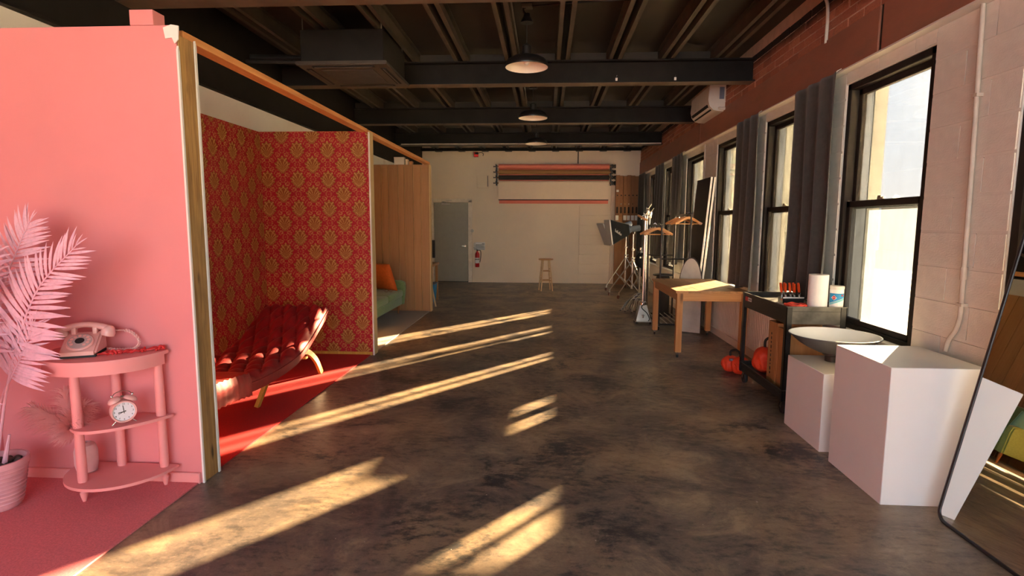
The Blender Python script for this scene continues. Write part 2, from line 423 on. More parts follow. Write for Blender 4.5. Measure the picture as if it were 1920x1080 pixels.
m_glass = mat_dirty_glass('clear_glass', .10, (.0050, .0050, .0048)); m_rearglass = mat_dirty_glass('rear_fill_glass', .05, (.2, .2, .2), (.95, .96, .96)); m_dirty = mat_dirty_glass('dusty_glass', .50, (.0060, .0056, .0042)); m_hazy = mat_dirty_glass('hazy_glass', .42, (.0056, .0058, .0048))
m_sill = M('white_sill_paint', (.72, .69, .64), .4, var=.06)
m_curtain = M('charcoal_curtain', (.058, .054, .047), .9, var=.15, scale=30, bump=.3, bs=250, Sheen_Weight=.25)
m_pine = wood('pine_timber', (.54, .205, .060), (.70, .335, .115), .6, 1, 55)
m_pinev = wood('pale_stud', (.55, .36, .16), (.72, .52, .27), .65, 2, 55, knots=True)
m_tanply = wood('tan_panel_wood', (.40, .200, .082), (.47, .250, .108), .5, 2, 70, .06)
m_table = wood('honey_table_wood', (.36, .170, .062), (.52, .275, .110), .42, 1, 50, .08, knots=True)
m_tableleg = wood('honey_leg_wood', (.45, .185, .050), (.60, .280, .090), .42, 2, 50, .08, knots=True)
m_crate = wood('crate_ply', (.34, .150, .050), (.52, .260, .095), .55, 2, 45, .1)
m_gold = wood('yellow_oak', (.50, .270, .040), (.68, .400, .075), .4, 2, 50, .05)
m_stool = wood('natural_beech', (.62, .40, .20), (.74, .52, .29), .45, 2, 50, .05)
m_hang = wood('hanger_wood', (.48, .22, .075), (.60, .31, .12), .4, 0, 60, .03)
m_walnut = wood('sofa_leg_wood', (.22, .085, .030), (.30, .125, .045), .4, 2, 50, .05)
m_card = M('brown_cardboard', (.30, .135, .060), .8, var=.12, scale=3)
m_cardd = M('dark_handle_hole', (.030, .018, .012), .9)
m_black = M('black_metal', (.016, .015, .015), .42, 0, var=.2)
m_cart = M('black_steel_cart', (.022, .021, .021), .34, .25, var=.3, scale=14)
m_cartend = M('worn_cart_steel', (.090, .086, .078), .35, .4, var=.45, scale=11)
m_blackmat = M('matte_black_board', (.030, .025, .022), .8, var=.1)
m_softbox = M('black_softbox_fabric', (.008, .009, .012), .75, var=.3, scale=12, bump=.3, bs=25, Specular_IOR_Level=.2)
m_chrome = M('chrome', (.72, .71, .68), .22, 1., var=.06)
m_alu = M('brushed_aluminium', (.55, .52, .47), .38, 1., var=.1)
m_rubber = M('red_brown_caster', (.115, .035, .022), .6)
m_rub = M('black_rubber', (.018, .018, .018), .7)
m_pure = M('white_plinth_paint', (.80, .775, .755), .5, var=.025, scale=2, bump=.04, bs=20)
m_offw = M('off_white_plastic', (.72, .66, .57), .4, var=.04)
m_paper = M('white_paper', (.82, .80, .77), .8, var=.03)
m_lampin = M('white_enamel', (.84, .74, .64), .35, var=.04)
m_lampout = M('black_enamel', (.012, .011, .011), .3)
m_dishin = M('white_dish_interior', (.80, .81, .81), .45, var=.02); m_dishout = M('grey_dish_shell', (.13, .13, .135), .4, .3)
m_mirror = NT('mirror_glass'); m_mirror = m_mirror.end(m_mirror.bsdf((.80, .83, .82), .01, 1.))
m_phone = M('pale_pink_plastic', (.86, .48, .44), .22, var=.03)
m_phonedial = M('clear_grey_dial', (.55, .42, .40), .2)
m_dial = M('clock_dial_white', (.86, .86, .90), .4, var=.02)
m_ink = M('black_ink', (.02, .02, .02), .6); m_inkred = M('red_ink', (.55, .03, .03), .5); m_inkblue = M('blue_label', (.01, .25, .52), .5); m_inkteal = M('teal_label', (.20, .55, .62), .5)
m_coral = M('coral_red', (.68, .030, .030), .45, var=.25, scale=60)
m_leaf = M('mauve_pink_leaf', (.74, .43, .52), .5, var=.10, scale=9)
m_plume = mat_plume(); m_grimy = mat_grimy_glass()
m_vase = M('pale_pink_vase', (.78, .50, .52), .4); m_pot = M('pink_pot', (.74, .39, .43), .45); m_soil = M('dark_stones', (.10, .07, .06), .8, var=.6, scale=20)
m_sage = M('sage_green_fabric', (.20, .315, .125), .9, var=.10, scale=40, bump=.3, bs=300, Sheen_Weight=.3)
m_orange = M('orange_cushion', (.62, .135, .020), .85, var=.12, scale=30, bump=.3, bs=200)
m_teal = M('pale_teal_cushion', (.30, .62, .52), .85, var=.08)
m_sand = M('orange_sandbag', (.78, .055, .015), .6, var=.14, scale=18, bump=.4, bs=14)
m_clamp = M('orange_grip', (.80, .085, .012), .45); m_coilred = M('red_hose', (.82, .075, .040), .4)
m_extred = M('extinguisher_red', (.62, .012, .015), .3)
m_pinkroll = M('coral_paper', (.84, .235, .165), .8, var=.04); m_brownroll = M('brown_paper', (.36, .185, .065), .8, var=.05); m_blackroll = M('black_paper', (.028, .023, .021), .8); m_whiteroll = M('white_backdrop_paper', (.93, .74, .56), .8, var=.02)
m_door = M('grey_door_paint', (.40, .37, .29), .4, var=.04); m_doorframe = M('door_frame_paint', (.90, .76, .60), .5)
m_conduit = M('painted_conduit', (.60, .52, .43), .5); m_conduitw = M('cream_conduit', (.72, .66, .56), .4)
m_cassette = M('dark_cassette', (.060, .045, .034), .45, var=.15)
m_slot = M('slot_black', (.006, .006, .006), .8)
m_oval = M('grey_foam_board', (.56, .53, .48), .75, var=.14, scale=5)
m_foamw = M('white_foam_edge', (.80, .76, .72), .6)
m_ground = M('pale_rooftop', (.27, .25, .21), .9, var=.15, scale=.3); m_far = M('far_masonry', (.20, .17, .15), .9, var=.15, scale=.2); m_fargl = M('far_windows', (.12, .13, .15), .3)
m_extbrick = M('outer_brick', (.34, .37, .36), .9, var=.25, scale=14, bump=.4, bs=30)
m_bead = M('beadboard_paint', (.80, .72, .63), .5, var=.04, scale=4)
# ---------------------------------------------------------------- the setting
XR, YB, XL = 2.358, 14.19, -3.19           # inner faces: window wall, far wall, old left wall
FAR = [1.32, 3.01, 4.70, 6.32, 8.04, 9.73, 11.42, 13.08]   # far jamb of each window
BACKWIN = [-.37, -2.06]
WW, WZ0, WZ1, WO = 1.02, .69, 2.60, 2.665   # window width, sill, head, outer face of the wall

def build_shell():
    struct(G().box(-3.6, 2.9, -3.4, 14.6, -.15, 0), 'floor', m_floor, smooth=0)
    allw = sorted(BACKWIN + FAR)
    g = G(); x0 = XR + .006
    g.box(x0, WO, -3.4, 14.6, -.1, WZ0 - .05); g.box(x0, WO, -3.4, 14.6, WZ1, 3.55)
    ys = [-3.4]
    for f in allw: ys += [f - WW, f]
    ys.append(14.6)
    for a, b in zip(ys[::2], ys[1::2]): g.box(x0, WO, a, b, WZ0 - .05, WZ1)
    wr = struct(g, 'wall_right', m_cmu, smooth=0)
    # painted masonry units on the piers and above the heads, each a block of its own
    blk = unit_block('block', m_cmu, .012)
    def blockrow(y0, y1, z0, z1, off):
        y = y0; first = True
        while y < y1 - .02:
            l = (.2 if off and first else .4); e = min(y + l, y1)
            if y1 - e < .07: e = y1
            d = .018 + random.uniform(-.003, .003)
            piece('block', blk, wr, (XR + d / 2, (y + e) / 2, (z0 + z1) / 2), (d, e - y - .0045, z1 - z0 - .0045), (0, 0, random.uniform(-.006, .006)))
            y = e; first = False
    for f0, f1 in zip(FAR[:-1], FAR[1:]):
        if f1 - WW > 2.3:
            for k in range(10):
                z = .653 + k * .205
                blockrow(f0 + .004, f1 - WW - .004, z, z + .193, k % 2)
    for f in FAR[1:]: blockrow(f - WW, f, WZ1 + .004, 2.705, 1)
    blockrow(FAR[-1], YB, 2.4, 2.705, 0)
    # rusty steel lintel band, in lengths, and the old brick over it
    tb = sempty('trim_1')
    for a, b in ((-3.3, 4.16), (4.20, 8.72), (8.735, 14.19)):
        struct(G().box(2.297, 2.37, a, b, 2.70, 3.02, .004), 'lintel_plate', m_band, tb)
    struct(G().box(2.310, 2.37, 4.15, 4.21, 2.70, 3.02), 'joint_strip', m_black, tb)
    struct(G().box(2.282, 2.37, -3.3, 14.19, 2.690, 2.702), 'lintel_ledge', m_cmu, tb)
    wb = sempty('wall_brick')
    struct(G().box(2.323, 2.38, -3.3, 14.19, 3.02, 3.52), 'mortar_bed', m_mortar, wb)
    br = unit_block('brick', m_brick, .03)
    n = 0
    for k in range(5):
        z = 3.026 + k * .075; y = 3.6 + (k % 2) * .105
        while y < 14.1 and n < 296:
            piece('brick', br, wb, (2.330 + random.uniform(-.004, .004), y + .1, z + .033), (.03, .203 + random.uniform(-.006, .004), .064), (0, 0, random.uniform(-.012, .012))); n += 1
            y += .214
    # beadboard wainscot, base and ledge
    wp = sempty('wall_wainscot')
    struct(G().box(2.344, 2.37, -3.3, YB, .09, .622), 'backing_board', m_bead, wp)
    for y0, y1 in ((3.6, 6.8), (6.81, 10.4), (10.41, 14.1)):
        g = G(); y = y0
        while y < y1 - .04:
            g.prism([(2.3445, y + .003), (2.3385, y + .008), (2.3385, y + .042), (2.3445, y + .047)], .10, .618); y += .05
        struct(g, 'bead_strips', m_bead, wp, kind='stuff')
    bb = sempty('baseboard_right')
    for a, b in ((-3.3, 3.4), (3.402, 7.19), (7.20, 10.8), (10.81, YB)): struct(G().box(2.330, 2.37, a, b, 0, .095, .004), 'base_length', m_bead, bb)
    struct(G().box(2.322, 2.380, -3.3, YB - .01, .620, .650, .005), 'trim_2', m_sill)

    # far wall with the door opening
    g = G(); g.box(-3.6, -2.92, YB, 14.4, 0, 3.6); g.box(-1.94, 2.7, YB, 14.4, 0, 3.6); g.box(-2.92, -1.94, YB, 14.4, 2.07, 3.6)
    wbk = struct(g, 'wall_back', m_white, smooth=0)
    z = .004
    for k in range(8):
        struct(G().box(.83, 1.585, YB - .026, YB + .01, z, z + .240, .003), 'plank', m_white, wbk); z += .2455
    struct(G().box(1.612, 1.715, YB - .05, YB + .01, 0, 2.45, .004), 'pilaster', m_white, wbk)
    struct(G().box(-1.76, -1.45, YB - .018, YB + .01, 2.40, 2.73, .004), 'access_panel', m_white, wbk)
    struct(G().box(-1.492, -1.478, YB - .03, YB - .016, 2.43, 2.70), 'panel_hinge', m_joist, wbk)
    d = sempty('door_1')
    struct(G().box(-3.1, -1.8, YB + .07, 14.45, -.1, 2.3), 'light_stop_box', m_white, d, smooth=0)  # unseen box added behind the door to stop sunlight leaking in
    g = G(); g.box(-2.97, -2.87, YB - .03, YB + .06, 0, 2.09, .004); g.box(-1.985, -1.885, YB - .03, YB + .06, 0, 2.09, .004); g.box(-2.97, -1.885, YB - .03, YB + .06, 2.035, 2.13, .004)
    struct(g, 'door_frame', m_doorframe, d)
    leaf = struct(G().box(-2.865, -1.990, YB - .004, YB + .04, .018, 2.03, .003), 'door_leaf', m_door, d)
    g = G(); g.lathe((-2.07, YB - .012, .93), [(.026, -.006), (.028, .006)], 16, 'y'); g.tube([(-2.07, YB - .01, .93), (-2.07, YB - .055, .93), (-2.10, YB - .065, .93), (-2.20, YB - .062, .925)], .010, 8)
    struct(g, 'door_handle', m_chrome, leaf)
    g = G(); g.box(-2.66, -2.42, YB - .06, YB - .006, 1.965, 2.015, .006); g.beam((-2.52, YB - .05, 2.02), (-2.62, YB - .22, 2.045), .03, .012); g.beam((-2.62, YB - .22, 2.045), (-2.40, YB - .05, 2.09), .025, .01)
    struct(g, 'door_closer', m_alu, leaf)
    struct(G().box(-2.865, -1.99, YB - .01, YB + .05, 0, .016), 'threshold', m_black, d)
    # crumbs of the profiled deck left along the top of the far wall
    # ceiling: deck, joists, blocking
    ce = struct(G().box(-3.6, 2.9, -3.4, 14.6, 3.52, 3.62), 'ceiling', m_deck, smooth=0)
    for k in range(-6, 4):
        x = .17 + .587 * k
        g = G()
        for sx in (-1, 1):
            a = x + sx * .030
            g.box(min(a, a + sx * .042), max(a, a + sx * .042), -3.3, YB - .02, 3.355, 3.368)
            g.box(min(a, a + sx * .006), max(a, a + sx * .006), -3.3, YB - .02, 3.368, 3.515)
            g.box(min(a, a + sx * .042), max(a, a + sx * .042), -3.3, YB - .02, 3.505, 3.520)
        struct(g, 'joist', m_joist, ce, smooth=0)
        for yb in (4.15, 6.67, 9.19, 11.65):
            if -3.1 < x + .29 < 2.2:
                struct(G().box(x + .09, x + .497, yb + .04, yb + .062, 3.36, 3.46), 'blocking', m_deck, ce, smooth=0)
    for k in range(10):                                           # profile ends over the far wall
        x = -2.9 + k * .587 + .1
        struct(G().prism([(x, 3.29), (x + .16, 3.29), (x + .21, 3.37), (x - .05, 3.37)], YB - .10, YB - .01, 'y'), 'deck_end', m_joist, ce, smooth=0)
    for i, yb in enumerate((-.9, 1.62, 4.15, 6.67, 9.19, 11.65)):
        g = G(); z0, z1 = 3.10, 3.35
        for a, b, c, d_ in ((-.085, .085, z0, z0 + .014), (-.085, .085, z1 - .014, z1), (-.008, .008, z0 + .01, z1 - .01)):
            g.box(-3.16, 2.31, yb + a, yb + b, c, d_)
        bm_ = struct(g, 'beam', m_beam, smooth=0)
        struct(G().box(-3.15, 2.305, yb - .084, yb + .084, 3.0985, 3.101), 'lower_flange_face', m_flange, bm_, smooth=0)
    g = G(); g.box(-3.24, 2.30, 14.02, 14.09, 3.30, 3.37); struct(g, 'trim_3', m_beam, smooth=0)

    # left wall, girder, rear wall
    struct(G().box(-3.5, XL, -3.4, 14.4, 0, 2.80), 'wall_left', m_plaster, smooth=0)
    struct(G().box(-3.55, -3.15, -3.4, 14.3, 2.75, 3.52, .004), 'girder', m_beam, smooth=0)
    struct(G().box(-3.165, -3.135, -3.4, 14.3, 2.75, 2.772, .002), 'girder_flange', m_beam, smooth=0)
    g = G(); op = [(-3.0, -1.35), (-.95, .85), (1.0, 2.2)]  # unseen rear windows, added to bring sky fill from behind the camera
    xs = [-3.6]
    for a, b in op: xs += [a, b]
    xs.append(2.9)
    for a, b in zip(xs[::2], xs[1::2]): g.box(a, b, -3.5, -3.2, 0, 3.6)
    for a, b in op: g.box(a, b, -3.5, -3.2, 0, .5); g.box(a, b, -3.5, -3.2, 3.1, 3.6)
    struct(g, 'wall_front', m_cmu, smooth=0)
    for i, (a, b) in enumerate(op):
        w = sempty('window_%d' % (11 + i)); g = G(); n = 3
        for k in range(n + 1): x = a + (b - a) * k / n; g.box(max(a, x - .025), min(b, x + .025), -3.38, -3.32, .5, 3.1)
        for z in (.5, 1.35, 2.2, 3.05): g.box(a, b, -3.38, -3.32, z, z + .05)
        struct(g, 'frame', m_frame, w, smooth=0)
        for k in range(n):
            for z in (.55, 1.40, 2.25):
                struct(G().box(a + (b - a) * k / n + .02, a + (b - a) * (k + 1) / n - .02, -3.352, -3.348, z, z + .80), 'pane', m_rearglass, w, smooth=0)

def build_window(n, f):
    w = sempty('window_%d' % n); y0, y1 = f - WW, f
    g = G()
    for a, b in ((y0, y0 + .055), (y1 - .055, y1)): g.box(2.372, 2.475, a, b, WZ0 - .02, WZ1, .004)
    g.box(2.372, 2.475, y0, y1, WZ1 - .05, WZ1, .004); g.box(2.385, 2.52, y0, y1, WZ0 - .03, WZ0 - .004, .004)
    struct(g, 'frame', m_frame, w, smooth=0)
    def sash(nm, x, za, zb, gm):
        g = G(); a, b = y0 + .05, y1 - .05
        g.box(x - .018, x + .018, a, a + .055, za, zb, .004); g.box(x - .018, x + .018, b - .055, b, za, zb, .004)
        g.box(x - .018, x + .018, a, b, zb - .05, zb, .004); g.box(x - .018, x + .018, a, b, za, za + .042, .004)
        s = struct(g, nm, m_frame, w, smooth=0)
        gp = G()
        if gm is m_grimy: gp.b.faces.new([gp._v(q) for q in ((x, a + .05, za + .038), (x, b - .05, za + .038), (x, b - .05, zb - .045), (x, a + .05, zb - .045))])
        else: gp.box(x - .002, x + .002, a + .05, b - .05, za + .038, zb - .045)
        struct(gp, 'pane', gm, s, smooth=0)
        return s
    dirt = m_dirty if n > 5 else m_grimy
    up = m_glass if n in (1, 2, 3, 4, 5) else m_hazy
    sash('upper_sash', 2.452, 1.63, WZ1 - .045, up)
    zl = WZ0 - .022 if n > 5 else WZ0 + .045
    if n <= 5: struct(G().box(2.385, 2.475, y0 + .04, y1 - .04, WZ0 - .03, WZ0 + .044, .004), 'sill_rail', m_frame, w, smooth=0)
    if n <= 5: struct(G().box(2.325, 2.386, y0 - .12, y1 + .25, .668, .700, .004), 'inner_sill', m_sill, w, smooth=0)
    lo = sash('lower_sash', 2.414, zl, 1.69, dirt)
    g = G(); g.box(2.386, 2.404, (y0 + y1) / 2 - .035, (y0 + y1) / 2 + .035, 1.69, 1.705, .003); g.box(2.388, 2.398, (y0 + y1) / 2 - .01, (y0 + y1) / 2 + .03, 1.704, 1.716)
    struct(g, 'latch', m_alu, lo)
    struct(G().box(2.480, 2.560, y1 - .028, y1, WZ0, WZ1), 'storm_jamb', m_jamb, w, smooth=0)
    struct(G().box(2.572, WO + .005, y1 - .022, y1, WZ0, WZ1), 'brick_reveal', m_extbrick, w, smooth=0)
    struct(G().box(2.525, WO + .05, y0 - .02, y1 + .02, WZ0 - .06, WZ0 - .018), 'outer_sill', m_sill, w, smooth=0)

def build_partitions():
    X0 = XL + .005
    def stud_end(t, ya, yb, z1, m, wood_m, x1=-1.962):
        struct(G().box(x1 - .042, x1, ya, yb, 0, z1, .003), 'end_stud', wood_m, t)
    # first partition: pink towards the camera, damask side unseen
    p = sempty('partition_wall')
    struct(G().box(X0, -1.968, 2.958, 2.972, 0, 2.535, .002), 'drywall_sheet', m_pink, p)
    struct(G().box(X0, -1.968, 3.100, 3.114, 0, 2.50, .002), 'drywall_sheet', m_damask_y, p)
    stud_end(p, 2.972, 3.100, 2.49, 0, m_stud)
    g = G()
    for x in (-3.15, -2.75, -2.35): g.box(x, x + .04, 2.973, 3.099, .0, 2.45)
    struct(g, 'inner_studs', m_pinev, p, smooth=0)
    struct(G().box(X0, -2.01, 2.973, 3.099, 2.45, 2.49), 'top_plate', m_pinev, p)
    struct(G().prism([(2.956, 0), (2.970, 0), (2.970, 2.40), (2.962, 2.43), (2.956, 2.41)], -1.9685, -1.958, 'x'), 'paper_edge', m_paper, p)
    struct(G().prism([(3.101, 0), (3.117, 0), (3.117, 2.47), (3.109, 2.50), (3.101, 2.46)], -1.9685, -1.956, 'x'), 'paper_edge', m_paper, p)
    struct(G().box(-2.215, -2.085, 2.956, 3.05, 2.536, 2.615, .002), 'stub_block', [m_pink], p)
    g = G(); g.prism([(-2.03, 2.52), (-1.985, 2.535), (-1.945, 2.528), (-1.95, 2.46), (-1.972, 2.44), (-1.985, 2.47), (-2.02, 2.465)], 2.950, 2.9565, 'y'); struct(g, 'torn_paper', m_paper, p)
    struct(G().box(X0, -1.975, 2.938, 2.958, 0, .065, .004), 'base_strip', m_pinkfur, p)
    # second partition: damask towards the camera
    p = sempty('partition_wall')
    struct(G().box(X0, -1.955, 6.12, 6.134, 0, 2.50, .002), 'wallpaper_sheet', m_damask_y, p)
    struct(G().box(X0, -1.955, 6.262, 6.276, 0, 2.50, .002), 'drywall_sheet', m_tanply, p)
    stud_end(p, 6.134, 6.262, 2.50, 0, m_pinev, -1.945)
    struct(G().box(X0, -1.99, 6.135, 6.261, 2.46, 2.498), 'top_plate', m_pinev, p)
    struct(G().box(-1.956, -1.942, 6.116, 6.1335, 0, 2.49), 'paper_edge', m_foamw, p)
    struct(G().box(X0, -1.965, 6.108, 6.120, 0, .040, .003), 'base_strip', m_gold, p)
    # damask on the bay's back wall
    p = sempty('partition_wall')
    struct(G().box(-3.189, -3.172, 3.114, 6.12, 0, 2.495, .002), 'wallpaper_sheet', m_damask_x, p)
    struct(G().box(-3.189, -3.172, -3.1, 2.958, 0, 2.52, .002), 'drywall_sheet', m_pink, p)
    # third partition: tan grooved planks
    p = sempty('partition_wall')
    struct(G().box(X0, -1.962, 9.345, 9.45, 0, 2.475), 'stud_core', m_pinev, p)
    x = X0; wds = [.16, .10, .145, .12, .17, .105, .15, .13, .145, .12]
    for q in wds:
        e = min(x + q, -1.965)
        if e - x > .03: struct(G().box(x + .004, e - .004, 9.330, 9.345, .02, 2.475, .003), 'plank', m_tanply, p)
        x = e
    struct(G().box(-1.965, -1.950, 9.325, 9.455, 0, 2.47, .002), 'edge_strip', m_pinev, p)
    struct(G().box(X0, -1.96, 9.318, 9.330, 0, .02), 'base_strip', m_tanply, p)
    y = 6.277
    while y < 9.30:
        e = min(y + .235, 9.318); struct(G().box(-3.189, -3.172, y + .004, e - .004, 0, 2.48, .003), 'plank', m_tanply, p); y = e
    # long orange timber that ties the partition tops
    struct(G().box(-2.058, -1.968, 3.02, 6.14, 2.487, 2.528, .003), 'trim_4', m_pine)
    struct(G().box(-2.058, -1.968, 6.15, 9.44, 2.480, 2.524, .003), 'trim_5', m_pine)
    # carpets
    tag(G().box(X0 + .02, -1.985, -1.2, 2.937, .001, .010).build('carpet', m_pinkcarpet, smooth=0), 'dusty pink carpet under the pink half-moon shelf table', 'carpet')
    tag(G().box(X0 + .02, -1.985, 3.115, 6.106, .001, .010).build('carpet', m_redcarpet, smooth=0), 'bright red carpet under the tufted chaise', 'carpet')
    tag(G().box(X0 + .02, -1.975, 6.278, 9.316, .001, .010).build('carpet', m_greycarpet, smooth=0), 'light grey carpet in front of the green sofa', 'carpet')

def build_outside():
    struct(G().box(2.9, 160, -60, 260, -3.3, -3.0), 'ground', m_ground, smooth=0)
    rows = [('long low masonry block with a square tower on the skyline', 62, 92, 26, 16, 5.0, (12, 3.0, 2.2)), ('flat roofed warehouse low on the skyline left of the towered block', 26, 84, 18, 9, 4.4, (3, 2.0, 1.2)), ('small gabled rooftop at the right end of the skyline', 96, 84, 15, 12, 4.2, (7, 1.6, 1.5))]
    for lb, x, y, l, d, h, (to, tw, th) in rows:
        t = thing('far_building', lb, 'building', (x, y, -3))
        W(t).box(x, x + l, y, y + d, -3, h).build('wall', m_far, t, smooth=0)
        W(t).box(x - .2, x + l + .2, y - .2, y + d + .2, h, h + .35).build('parapet', m_far, t, smooth=0)
        W(t).box(x + to, x + to + tw, y + 2, y + 2 + tw, h, h + th + .35).build('roof_tower', m_far, t, smooth=0)
        for k in range(int(l / 4)):
            W(t).box(x + 1 + k * 4, x + 2.6 + k * 4, y - .08, y + .05, h - 2.6, h - 1.0).build('window', m_fargl, t, smooth=0)
    for f in (6.32, 9.73, 11.42):  # unseen uprights added outside to cast dark lines in the sun streaks
        struct(G().tube([(2.90, f + .06, -3.0), (2.90, f + .06, 5)], .026, 8), 'shadow_bar', m_jamb)

build_shell()
for i, f in enumerate(BACKWIN[::-1] + FAR): build_window(i + 1, f)
build_partitions()
build_outside()
# ---------------------------------------------------------------- the pink set
def build_shelf_table():
    t = thing('half_moon_table', 'pink half-moon shelf table with three tiers against the pink wall', 'table', (-2.40, 2.80, 0.010))
    def arc(cx, yb, rx, ry, a0=180, a1=360, n=22):
        return [(cx + rx * math.cos(math.radians(a0 + (a1 - a0) * i / n)), yb + ry * math.sin(math.radians(a0 + (a1 - a0) * i / n))) for i in range(n + 1)]
    def fill(pts): return pts + [(pts[-1][0], 2.935), (pts[0][0], 2.935)]
    g = W(t); g.prism(fill(arc(-2.425, 2.915, .318, .320)), .772, .792, 'z', .003); g.build('tabletop', m_pinkfur, t)
    g = W(t); o = arc(-2.425, 2.915, .306, .308); i = [(x, y) for x, y in arc(-2.425, 2.915, .285, .287)]
    g.prism(o + i[::-1], .715, .771); g.box(-2.72, -2.13, 2.912, 2.930, .715, .771); g.build('apron', m_pinkfur, t)
    g = W(t); g.prism([tuple(p)[:2] for p in catmull([(-2.487, 2.668, 0), (-2.42, 2.635, 0), (-2.34, 2.640, 0), (-2.24, 2.705, 0), (-2.15, 2.82, 0), (-2.098, 2.925, 0)], 5)] + [(-2.10, 2.935), (-2.425, 2.935)], .405, .421, 'z', .003); g.build('shelf', m_pinkfur, t)
    g = W(t); g.prism(fill(arc(-2.375, 2.915, .285, .310)), .105, .121, 'z', .003); g.build('shelf', m_pinkfur, t)
    for x, y in ((-2.455, 2.688), (-2.152, 2.902), (-2.405, 2.902)):
        g = W(t); g.lathe((x, y, 0), [(.009, .011), (.016, .04), (.019, .060), (.013, .068), (.012, .080), (.020, .100), (.0235, .14), (.0225, .405), (.0245, .43), (.0235, .60), (.021, .715)], 18)
        g.build('leg', m_pinkfur, t)

def build_phone():
    # local axes: x to the right, -y to the front
    t = thing('rotary_telephone', 'pale pink rotary telephone with its handset across the cradle', 'telephone', (-2.475, 2.785, .792), math.radians(24))
    S = 1.0
    g = G(); pr = [(-.095, 0.012), (-.095, .032), (.02, .105), (.055, .112), (.085, .09), (.095, .012)]
    g.prism(pr, -.082, .082, 'x', .010); g.build('body', m_phone, t)
    g = G(); g.box(-.078, .078, -.09, .09, 0, .013); g.build('foot_plate', m_rub, t)
    rot = (math.atan2(.073, .115), 0, 0)
    g = G(); g.lathe((0, -.040, .0705), [(.062, 0), (.062, .006), (.058, .010), (.0, .010)], 30, rot=rot); d = g.build('dial', m_phone, t)
    g = G(); g.lathe((0, -.0425, .0785), [(.054, 0), (.054, .004), (.0, .004)], 30, rot=rot); g.build('finger_wheel', m_phonedial, d)
    R = Euler(rot).to_matrix(); g = G()
    for k in range(10):
        a = math.radians(-50 + k * 30); g.lathe(Vector((0, -.0445, .0825)) + R @ Vector((.040 * math.cos(a), .040 * math.sin(a), 0)), [(.0082, 0), (.0082, .0015)], 10, rot=rot)
    g.build('finger_holes', m_phone, d, kind='stuff')
    g = G(); g.lathe((0, -.0447, .083), [(.021, 0), (.021, .002)], 20, rot=rot); g.build('number_card', m_ink, d, label='dark centre card of the dial')
    for s in (-1, 1):
        g = G(); g.cbox((s * .048, .045, .122), (.022, .040, .040), None, .005, 2); g.build('cradle_post', m_phone, t)
    h = []; 
    for k in range(15):
        u = -1 + 2 * k / 14; h.append((u * .112, .040, .155 - .030 * u * u))
    g = G(); g.tube(h, [.015 + .004 * abs(-1 + 2 * k / 14) for k in range(15)], 14)
    for s in (-1, 1): g.lathe((s * .112, .040, .128), [(.020, -.042), (.033, -.038), (.035, -.020), (.026, .006), (.014, .016), (0, .018)], 18, rot=(0, s * .30, 0))
    hs = g.build('handset', m_phone, t)
    path = catmull([(.13, .045, .115), (.185, .06, .108), (.225, .05, .085), (.25, .03, .045), (.235, .005, .016), (.19, -.005, .012), (.13, .02, .012), (.095, .04, .02)], 26)
    g = G(); co = []
    for i, p in enumerate(path):
        a = i * 1.75; w = .0085 if 22 < i < len(path) - 12 else .001
        co.append(p + Vector((math.cos(a) * w * .7, math.cos(a) * w * .5, math.sin(a) * w)))
    g.tube(co, .0028, 5); g.build('coiled_cord', m_phone, t)

def build_coral():
    t = thing('coral_ornament', 'red lacy coral ornament lying along the pink tabletop beside the telephone', 'ornament', (-2.262, 2.835, .792), math.radians(33))
    rnd = random.Random(4)
    for nm, x0, x1, wd in (('branch', -.155, -.02, .035), ('branch', -.03, .075, .045), ('branch', .06, .165, .040)):
        g = G()
        for k in range(7):
            a = rnd.uniform(x0, x1); b = min(x1, a + rnd.uniform(.03, .06)); y = rnd.uniform(-wd / 2, wd / 2); y2 = rnd.uniform(-wd / 2, wd / 2)
            g.tube(catmull([(a, y, .006), ((a + b) / 2, (y + y2) / 2 + rnd.uniform(-.012, .012), rnd.uniform(.010, .024)), (b, y2, .006)], 3), [.003] + [rnd.uniform(.004, .007)] * 5 + [.003], 6)
        for k in range(6): g.ball((rnd.uniform(x0, x1), rnd.uniform(-wd / 2, wd / 2), .007), rnd.uniform(.005, .010), 8)
        g.tube([(x0, 0, .006), ((x0 + x1) / 2, rnd.uniform(-.01, .01), .010), (x1, 0, .006)], .006, 6)
        g.build(nm, m_coral, t)

